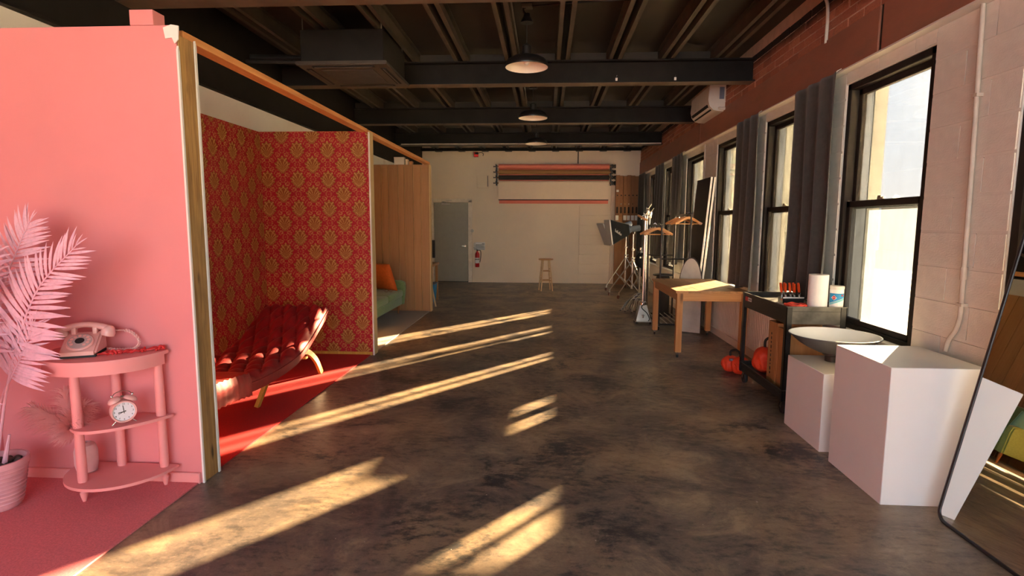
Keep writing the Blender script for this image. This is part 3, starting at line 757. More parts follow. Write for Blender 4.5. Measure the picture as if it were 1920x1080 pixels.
def build_clock():
    t = thing('alarm_clock', 'pale pink twin-bell alarm clock on the middle shelf', 'clock', (-2.262, 2.765, .421), math.radians(48))
    c = (0, 0, .070)
    g = G(); g.lathe(c, [(.052, .028), (.060, .022), (.061, -.018), (.058, -.026), (.052, -.026), (.050, -.020)], 36, 'y', cap=False); g.lathe(c, [(0, .0275), (.054, .0275)], 36, 'y', cap=False); g.build('case', m_phone, t)
    g = G(); g.lathe(c, [(0, -.0175), (.0525, -.0175), (.0525, -.016), (0, -.016)], 36, 'y', cap=False); d = g.build('dial', m_dial, t)
    for k in range(1, 13):
        a = math.radians(90 - 30 * k)
        M4 = Matrix.Translation((.042 * math.cos(a), -.0182, .070 + .042 * math.sin(a))) @ Euler((PI / 2, 0, 0)).to_matrix().to_4x4()
        text_mesh(str(k), .0125, m_ink, 'numeral', d, M4)
    for nm, a, l, w in (('hour_hand', 188, .026, .004), ('minute_hand', 96, .034, .003), ('alarm_hand', 205, .028, .002)):
        r = math.radians(a); g = G(); g.beam((-.010 * math.cos(r), -.0195, .070 - .010 * math.sin(r)), (l * math.cos(r), -.0195, .070 + l * math.sin(r)), w, .0012, (0, 1, 0)); g.build(nm, m_ink, d)
    for s in (-1, 1):
        g = G(); g.lathe((s * .034, 0, .128), [(.033, 0), (.032, .008), (.024, .017), (.010, .022), (0, .023)], 22, rot=(0, s * .42, 0)); b = g.build('bell', m_phone, t)
        g = G(); g.lathe((s * .034, 0, .128), [(.004, .021), (.006, .025), (.006, .033), (.003, .037)], 10, rot=(0, s * .42, 0)); g.build('bell_nut', m_chrome, b)
        g = G(); g.tube([(s * .034, -.004, .020), (s * .055, -.008, .0015)], [.0045, .0025], 8); g.build('foot', m_chrome, t)
    g = G(); g.tube(catmull([(-.043, 0, .158), (-.030, 0, .172), (0, 0, .180), (.030, 0, .172), (.043, 0, .158)], 5), .0022, 6); g.build('carry_handle', m_chrome, t)
    g = G(); g.tube([(0, 0, .130), (0, 0, .148)], .002, 6); g.cbox((0, 0, .151), (.016, .006, .008), None, .001); g.build('hammer', m_chrome, t)

def build_pampas():
    t = thing('pampas_vase', 'pale bottle vase of fluffy pink pampas plumes on the bottom shelf', 'vase', (-2.535, 2.81, .121))
    g = G(); g.lathe((0, 0, 0), [(.030, 0), (.047, .006), (.055, .05), (.055, .12), (.045, .155), (.030, .165), (.024, .168), (.024, .150)], 26, cap=False); g.lathe((0, 0, .003), [(0, 0), (.05, 0)], 20, cap=False); g.build('bottle', m_vase, t)
    rnd = random.Random(11)
    for tip, bend, hn in (((-.215, -.07, .375), (-.09, -.03, .27), 900), ((.085, -.085, .40), (.01, -.10, .28), 800), ((-.115, .02, .44), (-.05, -.02, .30), 700)):
        g = G(); st = catmull([(0, 0, .09), (bend[0] * .4, bend[1] * .4, .20), bend, tip], 8)
        g.tube(st, [.0025] * len(st), 5)
        n = len(st)
        for k in range(hn):
            u = rnd.uniform(.42, 1.0); i = min(n - 2, int(u * (n - 1))); p = st[i].lerp(st[i + 1], u * (n - 1) - i); d = (st[i + 1] - st[i]).normalized()
            a = rnd.uniform(0, 2 * PI); s = d.orthogonal().normalized(); s = Matrix.Rotation(a, 3, d) @ s
            l = (.110 + .035 * rnd.random()) * (1.15 - .45 * abs(u - .68) / .32)
            e = p + (s * .80 + d * .75) * l * .8; e.z -= l * .25; e.y = min(e.y, .125)
            m = p.lerp(e, .5) + Vector((0, 0, l * .10)); w = s.cross(d) * .0024
            v = [g._v(x) for x in (p - w, p + w, m + w, m - w, e)]
            g.b.faces.new(v[:4]); g.b.faces.new([v[3], v[2], v[4]])
        g.build('plume', m_plume, t, kind='stuff')

def build_palm():
    t = thing('potted_palm', 'tall mauve-pink artificial palm in a ribbed pink pot at the pink wall', 'palm', (-2.84, 2.60, .010))
    g = W(t); cx, cy = -2.84, 2.60
    g.lathe((cx, cy, 0), [(.075, .011), (.092, .03), (.125, .235), (.134, .240), (.134, .272), (.122, .272), (.115, .24)], 32, cap=False); g.lathe((cx, cy, .02), [(0, 0), (.085, 0)], 24, cap=False); pot = g.build('pot', m_pot, t)
    g = W(t)
    for k in range(9): g.lathe((cx, cy, .045 + k * .021), [(.0965 + k * .0034, 0), (.100 + k * .0034, .006), (.0985 + k * .0034, .012)], 30, cap=False)
    g.build('pot_ribs', m_pot, pot, kind='stuff')
    g = W(t); rnd = random.Random(3)
    g.lathe((cx, cy, .225), [(0, .012), (.118, 0)], 20, cap=False)
    for k in range(46):
        a, r = rnd.uniform(0, 6.28), .105 * math.sqrt(rnd.random()); g.ball((cx + r * math.cos(a), cy + r * math.sin(a), .240), rnd.uniform(.012, .020), 7, (1, 1, .7))
    g.build('stones', m_soil, t, kind='stuff')
    # one leaflet blade: folded, tapering, drooping at the tip; length 1 along x
    bm = bmesh.new(); rows = []
    for i in range(6):
        u = i / 5; w = .058 * math.sin(PI * min(1, (u * .93 + .10))) ** .7 if i < 5 else .002
        z = -.16 * u * u; rows.append([bm.verts.new((u, -w, z + w * .22)), bm.verts.new((u, 0, z)), bm.verts.new((u, w, z + w * .22))])
    for A, B in zip(rows, rows[1:]):
        for j in (0, 1): bm.faces.new([A[j], A[j + 1], B[j + 1], B[j]])
    blade = bpy.data.meshes.new('leaflet'); bm.to_mesh(blade); bm.free(); blade.materials.append(m_leaf)
    blade.polygons.foreach_set('use_smooth', [True] * len(blade.polygons))
    def frond(pts, n, ln, u0, face=(0, -1, .15), seed=1):
        rnd = random.Random(seed); st = catmull(pts, 10); k = len(st)
        g = W(t); g.tube(st, [.0075 - .0055 * i / (k - 1) for i in range(k)], 7); fr = g.build('frond', m_leaf, t)
        f = Vector(face).normalized()
        for i in range(n):
            u = u0 + (1 - u0) * i / (n - 1); q = u * (k - 1); j = min(k - 2, int(q)); p = st[j].lerp(st[j + 1], q - j); d = (st[j + 1] - st[j]).normalized()
            sd = d.cross(f).normalized(); v = (u - u0) / (1 - u0)
            for s in (-1, 1):
                an = math.radians(74 - 42 * v + rnd.uniform(-5, 5)) if i < n - 1 else math.radians(10)
                x = (d * math.cos(an) + sd * s * math.sin(an) + f * rnd.uniform(-.05, .18)).normalized()
                z = (f - x * f.dot(x)).normalized(); y = z.cross(x)
                l = ln * (1.38 - .72 * v) * rnd.uniform(.90, 1.06) * (.62 if v > .93 else 1)
                o = bpy.data.objects.new('leaflet', blade); COL.objects.link(o); o.parent = fr
                Mx = Matrix(((x.x, y.x, z.x, 0), (x.y, y.y, z.y, 0), (x.z, y.z, z.z, 0), (0, 0, 0, 1)))
                o.matrix_local = Matrix.Translation(p - t.location) @ Mx @ Matrix.Diagonal((l, l * .9, l, 1))
    b = (cx, cy, .24)
    frond([b, (-2.74, 2.59, .62), (-2.61, 2.56, .92), (-2.46, 2.54, 1.18), (-2.245, 2.53, 1.385)], 25, .190, .44, seed=2)
    frond([b, (-2.79, 2.60, .55), (-2.69, 2.58, .72), (-2.60, 2.56, .84), (-2.50, 2.545, 1.02)], 17, .155, .50, seed=3)
    frond([b, (-2.83, 2.62, .75), (-2.76, 2.65, 1.15), (-2.68, 2.68, 1.38), (-2.61, 2.68, 1.50)], 20, .170, .48, seed=4)
    frond([b, (-2.88, 2.58, .65), (-2.84, 2.52, .95), (-2.76, 2.47, 1.15), (-2.62, 2.43, 1.26)], 19, .175, .42, seed=5)
    frond([b, (-2.90, 2.57, .60), (-2.93, 2.50, .85), (-2.86, 2.42, 1.02), (-2.70, 2.38, 1.10)], 18, .175, .40, seed=6)
    frond([b, (-2.90, 2.60, .70), (-2.86, 2.60, 1.00), (-2.80, 2.58, 1.20), (-2.70, 2.56, 1.38)], 19, .180, .40, seed=7)
    frond([b, (-2.86, 2.54, .50), (-2.82, 2.46, .68), (-2.74, 2.42, .80), (-2.64, 2.40, .88)], 15, .150, .42, seed=8)
    g = W(t)
    for dx, dy in ((.015, -.02), (-.012, -.015), (.03, .01)): g.tube([(cx + dx, cy + dy, .235), (cx + dx * 2.2, cy + dy * 2, .40)], [.013, .006], 7)
    g.build('stem_sheaths', m_leaf, t)

# ---------------------------------------------------------------- the red set
def build_chaise():
    t = thing('tufted_chaise', 'deep red button-tufted velvet chaise with curved golden legs on red carpet', 'chaise', (-2.52, 4.5, .010))
    top = [(3.42, .405), (3.70, .385), (4.05, .350), (4.40, .350), (4.70, .375), (4.95, .455), (5.20, .575), (5.43, .685)]
    ZT = lambda y: interp_c(top, y)
    P = catmull([Vector((y, z, 0)) for y, z in top], 10)
    def interp_c(P_, y):
        for a, b in zip(P, P[1:]):
            if y <= b.x: return a.y + (b.y - a.y) * (y - a.x) / (b.x - a.x)
        return P[-1].y
    xa, xb, ya, yb = -2.845, -2.185, 3.42, 5.43
    btn = []; NU, NV = 5, 13                                     # diamond tufting
    for j in range(NV + 1):
        for i in range(NU + (j % 2 == 0)):
            btn.append((xa + (i + (0 if j % 2 == 0 else .5)) * (xb - xa) / NU, ya + j * (yb - ya) / NV))
    px, py = (xb - xa) / NU, (yb - ya) / NV
    def tuft(x, y):
        a = (x - xa) / px; b = (y - ya) / (2 * py)
        s1 = abs(math.sin(PI * (a + b))); s2 = abs(math.sin(PI * (a - b)))
        return .034 * (s1 ** .55) * (s2 ** .55) + .012 * min(s1, s2) ** .5
    def ptop(u, v):
        x = xa + (xb - xa) * u; y = ya + (yb - ya) * v
        e = min(1, min(u, 1 - u) / .06, min(v, 1 - v) / .02) ; e = math.sqrt(max(0, e))
        return (x, y, ZT(y) - .045 + .030 * e + tuft(x, y) * e)
    g = W(t)
    A = g.grid(ptop, 64, 150)
    def pbot(u, v):
        x = xa + .01 + (xb - xa - .02) * u; y = ya + .006 + (yb - ya - .012) * v
        return (x, y, ZT(y) - .125)
    B = g.grid(pbot, 64, 150)
    for i in range(63): g.b.faces.new([A[i][0], A[i + 1][0], B[i + 1][0], B[i][0]]); g.b.faces.new([A[i][149], B[i][149], B[i + 1][149], A[i + 1][149]])
    for j in range(149): g.b.faces.new([A[0][j], B[0][j], B[0][j + 1], A[0][j + 1]]); g.b.faces.new([A[63][j], A[63][j + 1], B[63][j + 1], B[63][j]])
    cu = g.build('cushion', m_velvet, t, smooth=60)
    g = W(t)
    for x, y in btn:
        if xa + .03 < x < xb - .03 and ya + .05 < y < yb - .03: g.ball((x, y, ZT(y) - .012), .011, 8, (1, 1, .6))
    g.build('buttons', m_velvet, cu, kind='stuff')
    for x in (xa, xb):
        s = 1 if x == xb else -1
        g = W(t); g.tube([(x + s * .003, ya + (yb - ya) * k / 40, ZT(ya + (yb - ya) * k / 40) - .050) for k in range(41)], .006, 6); g.build('piping', m_velvet, cu)
    # plain velvet foot wrap, gathered
    def wrap(u, v):
        y = 3.405 + .50 * v; a = -.22 + 1.44 * u
        if a < 0: x = xa - .012; z = ZT(y) - .02 + a * .55
        elif a > 1: x = xb + .012; z = ZT(y) - .02 - (a - 1) * .55
        else: x = xa - .012 + (xb - xa + .024) * a; z = ZT(y) + .026
        return (x + .004 * math.sin(v * 40 + u * 3), y, z + .004 * math.sin(v * 52 + u * 9))
    g = W(t); g.grid(wrap, 60, 34); g.build('foot_wrap', m_velvet, cu, thick=.006)
    for x in (xa + .09, xb - .06):
        g = W(t); R = catmull([(x, 4.90, .33), (x + .005, 5.06, .27), (x + .01, 5.20, .16), (x + .015, 5.30, .012)], 6)
        for a, b in zip(R, R[1:]): g.beam(a, b, .028, .052, (0, .5, 1))
        g.build('leg', m_gold, t)
        g = W(t); R = catmull([(x - .02, 4.34, .245), (x - .03, 4.30, .19), (x - .08, 4.235, .012)], 5) if x > -2.5 else catmull([(x, 4.34, .245), (x - .01, 4.30, .19), (x - .04, 4.235, .012)], 5)
        for a, b in zip(R, R[1:]): g.beam(a, b, .030, .050, (0, .5, 1))
        g.build('leg', m_gold, t)
    g = W(t); g.beam((xa + .09, 5.02, .235), (xb - .06, 5.02, .235), .05, .022); g.build('stretcher', m_gold, t)
    g = W(t); g.beam((xa + .09, 4.30, .205), (xb - .08, 4.30, .205), .05, .022); g.build('stretcher', m_gold, t)

# ---------------------------------------------------------------- the green set
def build_sofa():
    t = thing('green_sofa', 'sage green sofa with slim arms and walnut legs on grey carpet', 'sofa', (-2.70, 8.15, .010))
    xf, xk = -2.345, -3.12; ya, yb = 7.22, 9.10
    def soft(x0, x1, y0, y1, z0, z1, b=.03): return W(t).box(x0, x1, y0, y1, z0, z1, b, 3)
    soft(xk + .05, xf - .02, ya + .10, yb - .10, .165, .300, .02).build('seat_base', m_sage, t)
    ym = (ya + yb) / 2
    soft(xk + .18, xf, ya + .105, ym - .003, .298, .415, .035).build('seat_cushion', m_sage, t)
    soft(xk + .18, xf, ym + .003, yb - .105, .298, .415, .035).build('seat_cushion', m_sage, t)
    for y0, y1 in ((ya, ya + .11), (yb - .11, yb)):
        g = W(t); pr = [(xk + .02, .17), (xf - .005, .165), (xf + .025, .45), (xf + .015, .535), (xf - .05, .56), (xk + .02, .56)]; g.prism(pr, y0, y1, 'y', .018); g.build('arm', m_sage, t)
    for y0, y1 in ((ya + .10, ym - .003), (ym + .003, yb - .10)):
        g = W(t); g.prism([(xk + .015, .30), (xk + .20, .40), (xk + .13, .82), (xk + .015, .84)], y0, y1, 'y', .02); g.build('back_cushion', m_sage, t)
    for x in (xf - .09, xk + .10):
        for y in (ya + .10, yb - .10): W(t).lathe((x, y, 0), [(.013, .011), (.024, .165)], 12).build('leg', m_walnut, t)
def pillow(name, label, mat, loc, rot, w, h, d=.13):
    t = thing(name, label, 'cushion', loc)
    R = Euler(rot).to_matrix()
    def side(s):
        def f(u, v):
            a, b = 2 * u - 1, 2 * v - 1; th = d / 2 * (max(0, (1 - a ** 4) * (1 - b ** 4))) ** .55
            pin = 1 - .07 * (1 - abs(a)) * abs(b) ** 2 ; pin2 = 1 - .07 * (1 - abs(b)) * abs(a) ** 2
            return R @ Vector((s * th, a * w / 2 * pin2, b * h / 2 * pin))
        return f
    g = G(); g.grid(side(1), 22, 22); g.grid(side(-1), 22, 22); bmesh.ops.remove_doubles(g.b, verts=g.b.verts, dist=1e-4)
    c = g.build('cover', mat, t, smooth=70)
    g = G(); e = [R @ Vector((0, x * w / 2 * .995, y * h / 2 * .995)) for x, y in ((-1, -1), (1, -1), (1, 1), (-1, 1))]
    g.tube(e + e[:1], .005, 6); g.build('seam', mat, c)
def build_glasses():
    t = thing('eyeglasses', 'small dark-rimmed eyeglasses lying on the green sofa seat', 'eyeglasses', (-2.47, 8.58, .418), .5)
    for s in (-1, 1):
        g = G(); g.tube([(.026 * math.cos(a * PI / 8) + s * .034, 0, .024 + .020 * math.sin(a * PI / 8)) for a in range(16)], .0028, 6, closed=True); g.build('rim', m_walnut, t)
        g = G(); g.tube([(s * .060, 0, .03), (s * .060, .10, .026), (s * .058, .13, .008)], .0022, 5); g.build('temple', m_walnut, t)
    g = G(); g.tube([(-.009, 0, .027), (0, 0, .031), (.009, 0, .027)], .0025, 5); g.build('bridge', m_walnut, t)

build_shelf_table(); build_phone(); build_coral(); build_clock(); build_pampas(); build_palm()
build_chaise(); build_sofa()
pillow('throw_pillow', 'burnt orange throw pillow leaning in the sofa corner by the tan planks', m_orange, (-2.62, 8.80, .640), (0, -.36, 1.05), .46, .46)
pillow('throw_pillow', 'pale teal throw pillow at the end of the sofa nearest the damask wall', m_teal, (-2.72, 7.44, .595), (0, -.38, -.3), .40, .40)
build_glasses()
# ---------------------------------------------------------------- along the window wall, near to far
def build_plinths():
    t = thing('display_plinth', 'large white cube plinth nearest the leaning mirror', 'plinth', (2.06, 3.24, 0))
    W(t).box(1.818, 2.310, 2.965, 3.525, 0, .760, .003).build('plinth_body', m_pure, t)
    t = thing('display_plinth', 'small low white plinth carrying the beauty dish', 'plinth', (2.05, 3.93, 0))
    W(t).box(1.828, 2.310, 3.670, 4.215, 0, .532, .003).build('plinth_body', m_pure, t)

def build_dish():
    t = thing('beauty_dish', 'wide shallow beauty dish with white interior resting on the small plinth', 'light dish', (2.058, 4.03, .532))
    c = (0, 0, 0); g = G()
    g.lathe(c, [(.065, .060), (.10, .068), (.16, .095), (.22, .130), (.262, .165), (.285, .192), (.291, .196), (.294, .190)], 44, cap=False); g.build('shell', m_dishout, t)
    g = G(); g.lathe(c, [(0, .068), (.09, .073), (.16, .101), (.22, .136), (.260, .170), (.284, .197), (.293, .197)], 44, cap=False); g.build('reflector', m_dishin, t)
    g = G(); g.lathe(c, [(.050, .002), (.050, .04), (.066, .05), (.066, .062)], 24); g.build('mount_ring', m_black, t)

def build_mirror():
    t = thing('floor_mirror', 'tall black-framed rounded floor mirror leaning on the window wall', 'mirror', (2.036, 2.54, .004), math.radians(1.0))
    ang = math.radians(11); w, h, r = .60, 1.70, .055
    Y0 = -w / 2; R = Euler((0, ang, 0)).to_matrix()
    out = []
    for cx, cy, a0 in ((w / 2 - r, h - r, 0), (-w / 2 + r, h - r, 90), (-w / 2 + r, r, 180), (w / 2 - r, r, 270)):
        for k in range(7):
            a = math.radians(a0 + k * 15); out.append((cx + r * math.cos(a), cy + r * math.sin(a)))
    g = G(); P = [R @ Vector((0, a, b + .004)) for a, b in out]; g.tube(P, .0105, 8, closed=True); f = g.build('frame', m_black, t)
    g = G(); v = [g._v(R @ Vector((-.003, a, b + .004))) for a, b in out]; g.b.faces.new(v); v = [g._v(R @ Vector((.006, a, b + .004))) for a, b in out]; g.b.faces.new(v[::-1])
    g.build('glass', m_mirror, t, smooth=0)

def build_cart():
    x0, x1, y0, y1, z1 = 1.868, 2.318, 4.375, 5.345, .872
    t = thing('utility_cart', 'black steel utility cart with two trays on casters beside the wooden table', 'cart', ((x0 + x1) / 2, (y0 + y1) / 2, 0))
    for x, sx in ((x0, 1), (x1, -1)):
        for y, sy in ((y0, 1), (y1, -1)):
            g = W(t); a, b = sorted((x, x + sx * .042)); c, d = sorted((y, y + sy * .005)); g.box(a, b, c, d, .115, z1)
            a, b = sorted((x, x + sx * .005)); c, d = sorted((y, y + sy * .042)); g.box(a, b, c, d, .115, z1); g.build('corner_post', m_cart, t)
            k = W(t); xx, yy = x + sx * .045, y + sy * .05
            k.box(xx - .03, xx + .03, yy - .03, yy + .03, .108, .116); k.beam((xx - .022, yy, .11), (xx - .022, yy + .02, .05), .03, .004, (1, 0, 0)); k.beam((xx + .022, yy, .11), (xx + .022, yy + .02, .05), .03, .004, (1, 0, 0))
            cst = k.build('caster', m_chrome, t); W(t).lathe((xx, yy + .02, .050), [(.02, -.016), (.046, -.015), (.050, -.008), (.050, .008), (.046, .015), (.02, .016)], 20, 'x').build('wheel', m_rub, cst)
    def tray(za, zb, zf, nm):
        g = W(t); g.box(x0 + .004, x1 - .004, y0 + .004, y1 - .004, zf - .004, zf); tr = g.build(nm, m_cart, t, smooth=0)
        for a, b, c, d, mm in ((x0 + .006, x0 + .010, y0 + .04, y1 - .04, m_cart), (x1 - .010, x1 - .006, y0 + .04, y1 - .04, m_cart), (x0 + .006, x1 - .006, y0 + .006, y0 + .010, m_cartend), (x0 + .006, x1 - .006, y1 - .010, y1 - .006, m_cartend)):
            W(t).box(a, b, c, d, za, zb, .001).build('side_panel', mm, tr)
        g = W(t)
        for a, b in (((x0, y0), (x1, y0)), ((x1, y0), (x1, y1)), ((x1, y1), (x0, y1)), ((x0, y1), (x0, y0))): g.beam((*a, zb), (*b, zb), .010, .006)
        g.build('rolled_edge', m_cartend, tr)
        return tr
    up = tray(.735, z1, .838, 'upper_tray'); tray(.118, .205, .165, 'lower_tray')
    W(t).box(x0 + .0035, x0 + .0062, 5.185, 5.285, .800, .838).build('sticker', m_inkred, up, label='red and white sticker on the tray side')
    W(t).box(x0 + .0028, x0 + .0040, 5.130, 5.215, .803, .835).build('sticker', m_paper, up, label='white half of the sticker')
    g = W(t)
    for k in range(5): g.box(x0 + .0022, x0 + .0030, 5.138 + k * .014, 5.147 + k * .014, .812, .826)
    g.build('sticker_print', m_joist, up)

def build_cart_things():
    t = thing('paper_towel_roll', 'white paper towel roll standing on the black cart', 'paper towels', (2.138, 4.475, .838))
    g = G(); g.lathe((0, 0, 0), [(.068, 0), (.071, .003), (.071, .277), (.068, .280), (.021, .280), (.021, .24)], 36, cap=False); g.lathe((0, 0, .002), [(0, 0), (.067, 0)], 30, cap=False); g.build('paper', m_paper, t)
    g = G(); g.lathe((0, 0, .2), [(.0205, .0), (.0205, .0805), (.0185, .0805), (.0185, .0)], 20, cap=False); g.build('core', m_card, t)
    t = thing('wipes_tub', 'white wipes tub with blue label behind the paper towel roll', 'tub', (2.264, 4.44, .838))
    g = G(); g.lathe((0, 0, 0), [(.046, 0), (.049, .004), (.050, .165), (.048, .170)], 32); g.build('tub', m_paper, t)
    g = G(); g.lathe((0, 0, .170), [(.051, 0), (.052, .004), (.052, .020), (.048, .026), (0, .027)], 32, cap=False); g.build('lid', m_offw, t)
    def lab(z0f, z1f, a0, a1, mm, nm, r=.0505):
        g = G()
        def f(u, v):
            a = math.radians(a0 + (a1 - a0) * u); return (r * math.cos(a), r * math.sin(a), z0f(u) + (z1f(u) - z0f(u)) * v)
        g.grid(f, 22, 3); return g.build(nm, mm, t)
    lb = lab(lambda u: .060 + .050 * u, lambda u: .140, 180, 318, m_inkblue, 'label')
    lab(lambda u: .045 + .045 * u, lambda u: .058 + .050 * u, 180, 318, m_inkteal, 'label_stripe', .0506)
    M4 = Matrix.Translation((-.036, -.0362, .108)) @ Euler((PI / 2, 0, math.radians(-45))).to_matrix().to_4x4()
    g = G(); Rr = Euler((PI / 2, 0, math.radians(-45))).to_matrix()
    g.lathe((-.0362, -.0364, .106), [(.020, -.001), (.020, .001)], 4, rot=(PI / 2, 0, math.radians(-45))); g.build('label_badge', m_paper, lb)
    g = G(); g.lathe((-.0366, -.0368, .106), [(.017, -.001), (.017, .001)], 4, rot=(PI / 2, 0, math.radians(-45))); g.build('label_badge', m_inkred, lb)
    text_mesh('CLOROX', .0085, m_paper, 'lettering', lb, Matrix.Translation((-.0376, -.0378, .106)) @ Euler((PI / 2, math.radians(-0), math.radians(-45))).to_matrix().to_4x4())
    g = G(); g.cbox((.018, -.0480, .125), (.012, .002, .014), (0, 0, math.radians(20))); g.build('label_badge', m_inkred, lb)
    # clamps in a small black caddy
    t = thing('tool_caddy', 'small open black caddy holding the orange-tipped clamps on the cart', 'caddy', (2.075, 4.80, .838))
    g = G(); g.box(-.085, .085, -.05, .05, 0, .006); 
    for a in (((-.085, -.081, -.05, .05)), ((.081, .085, -.05, .05)), ((-.085, .085, -.05, -.046)), ((-.085, .085, .046, .05))): g.box(*a, .004, .062)
    g.build('bin', m_black, t); G().box(-.086, .086, -.052, -.049, .052, .064).build('label_strip', m_paper, t)
    def clamp():
        t = thing('spring_clamp', '', 'clamp')
        for s in (-1, 1):
            g = G(); g.beam((s * .006, 0, .075), (s * .020, 0, .165), .016, .007, (1, 0, 0), .002); h = g.build('handle', m_chrome, t)
            g = G(); g.tube([(s * .0095, 0, .098), (s * .013, 0, .125), (s * .0215, 0, .172)], [.009, .011, .0095], 10); g.build('grip', m_clamp, h)
            g = G(); g.beam((s * .006, 0, .085), (-s * .012, 0, .045), .016, .006, (1, 0, 0), .002); g.beam((-s * .012, 0, .047), (-s * .003, 0, .012), .014, .006, (1, 0, 0), .002); j = g.build('jaw', m_chrome, t)
            g = G(); g.tube([(-s * .012, 0, .040), (-s * .003, 0, .010)], [.008, .0065], 8); g.build('jaw_tip', m_clamp, j)
        g = G(); g.tube([(.008 * math.cos(a * .8), -.012 + a * .0007, .082 + .008 * math.sin(a * .8)) for a in range(34)], .0014, 5); g.build('spring', m_chrome, t)
        return t
    src = clamp(); places = ['outermost on the room side', 'second from the room side', 'third from the room side', 'fourth from the room side', 'closest to the paper towel roll']
    for i in range(5):
        o = src if i == 0 else copy_tree(src)
        o.location = (2.003 + i * .036, 4.795 + (.012 if i % 2 else -.008), .846); o.rotation_euler = (math.radians(-8), math.radians(-9 + 2 * (i % 3)), math.radians(70 + 12 * (i % 2)))
        o['label'] = 'orange-tipped spring clamp in the cart caddy, ' + places[i]; o['group'] = 'orange spring clamps in the caddy'
    t = thing('hose_coil', 'loose coil of red-orange cable on the cart top', 'cable', (1.985, 4.50, .838))
    g = G(); pts = []
    for k in range(130):
        a = k * .21; r = .066 + .010 * math.sin(k * .37); pts.append((r * 1.1 * math.cos(a), r * math.sin(a), .008 + .012 * (k / 130) + .012 * (.5 + .5 * math.sin(k * .9)) + .012))
    g.tube(pts, .0055, 7); g.build('loops', m_coilred, t)
    for k, (dx, dy, rz) in enumerate(((1.95, 4.72, .3), (1.965, 4.76, -.2))):
        g = G(); g.box(-.05, .05, -.07, .07, 0, .004); p = g.build('note_pad', m_paper); p.location = (dx, dy, .8385 + k * .0045); p.rotation_euler = (0, 0, rz)
        tag(p, ['lower of the two white paper pads lying on the cart', 'upper of the two white paper pads lying on the cart'][k], 'paper')
    # lower tray: two ply crates and an orange sandbag
    for i, (xa, xb, ya, yb, z, lb) in enumerate(((1.925, 2.285, 4.43, 4.66, .665, 'honey plywood crate at the near end of the cart bottom tray'), (1.925, 2.285, 4.665, 4.84, .690, 'taller plywood crate behind the honey crate in the cart bottom tray'))):
        t = thing('plywood_crate', lb, 'crate', ((xa + xb) / 2, (ya + yb) / 2, .165))
        for a, b in ((ya, ya + .018), (yb - .018, yb)): W(t).box(xa, xb, a, b, .166, z, .002).build('side_board', m_crate, t)
        for a, b in ((xa, xa + .018), (xb - .018, xb)): W(t).box(a, b, ya + .019, yb - .019, .166, z, .002).build('end_board', m_crate, t)
        W(t).box(xa + .019, xb - .019, ya + .019, yb - .019, z - .020, z - .002).build('top_board', m_crate, t)
        g = W(t); zz = .24
        for q in (.02, .035, .015, .03, .028, .018, .034, .02, .03, .022): g.box(xa - .0012, xa + .001, ya + .10, ya + .116, zz, zz + q * .8); zz += q + .012
        g.build('stencil', m_ink, t)

def sandbag(loc, rz, label, sc=(1, 1, 1)):
    t = thing('sandbag', label, 'sandbag', loc, rz)
    def lobe(c, a, b, h):
        def f(u, v):
            th = 2 * PI * u; ph = PI * v; w = 1 + (.10 * abs(math.sin(4 * th + 7 * v)) - .05 + .07 * math.sin(3 * th - 9 * v) + .05 * math.sin(9 * th + 3 * v)) * math.sin(ph)
            z = (1 - math.cos(ph)) / 2; pw = math.sin(ph) ** (.5 if z < .45 else .5 + 1.2 * (z - .45))
            return Vector(((c[0] + a * pw * w * math.cos(th)) * sc[0], (c[1] + b * pw * w * math.sin(th)) * sc[1], h * z * sc[2] + .0005))
        g = G(); g.grid(f, 48, 24, cu=True); bmesh.ops.remove_doubles(g.b, verts=g.b.verts, dist=1e-4); return g
    lobe((0, -.075), .105, .105, .25).build('bag_lobe', m_sand, t, smooth=70)
    lobe((.01, .080), .110, .100, .23).build('bag_lobe', m_sand, t, smooth=70)
    g = G(); g.tube(catmull([Vector((-.01 * sc[0], -.07 * sc[1], .22 * sc[2])), Vector((-.01, -.075 * sc[1], .29 * sc[2])), Vector((0, 0, .325 * sc[2])), Vector((.0, .075 * sc[1], .29 * sc[2])), Vector((0, .08 * sc[1], .20 * sc[2]))], 6), .011, 8); g.build('handle', m_rub, t)
    g = G(); g.cbox((-.07 * sc[0], .0, .19 * sc[2]), (.035, .045, .025), (0, .5, 0), .006); g.build('buckle', m_jamb, t)
    g = G(); g.tube(catmull([(-.10 * sc[0], -.12 * sc[1], .06), (-.09 * sc[0], -.06 * sc[1], .15 * sc[2]), (-.07 * sc[0], 0, .185 * sc[2]), (-.09 * sc[0], .08 * sc[1], .13 * sc[2])], 5), .007, 6); g.build('strap', m_sand, t)

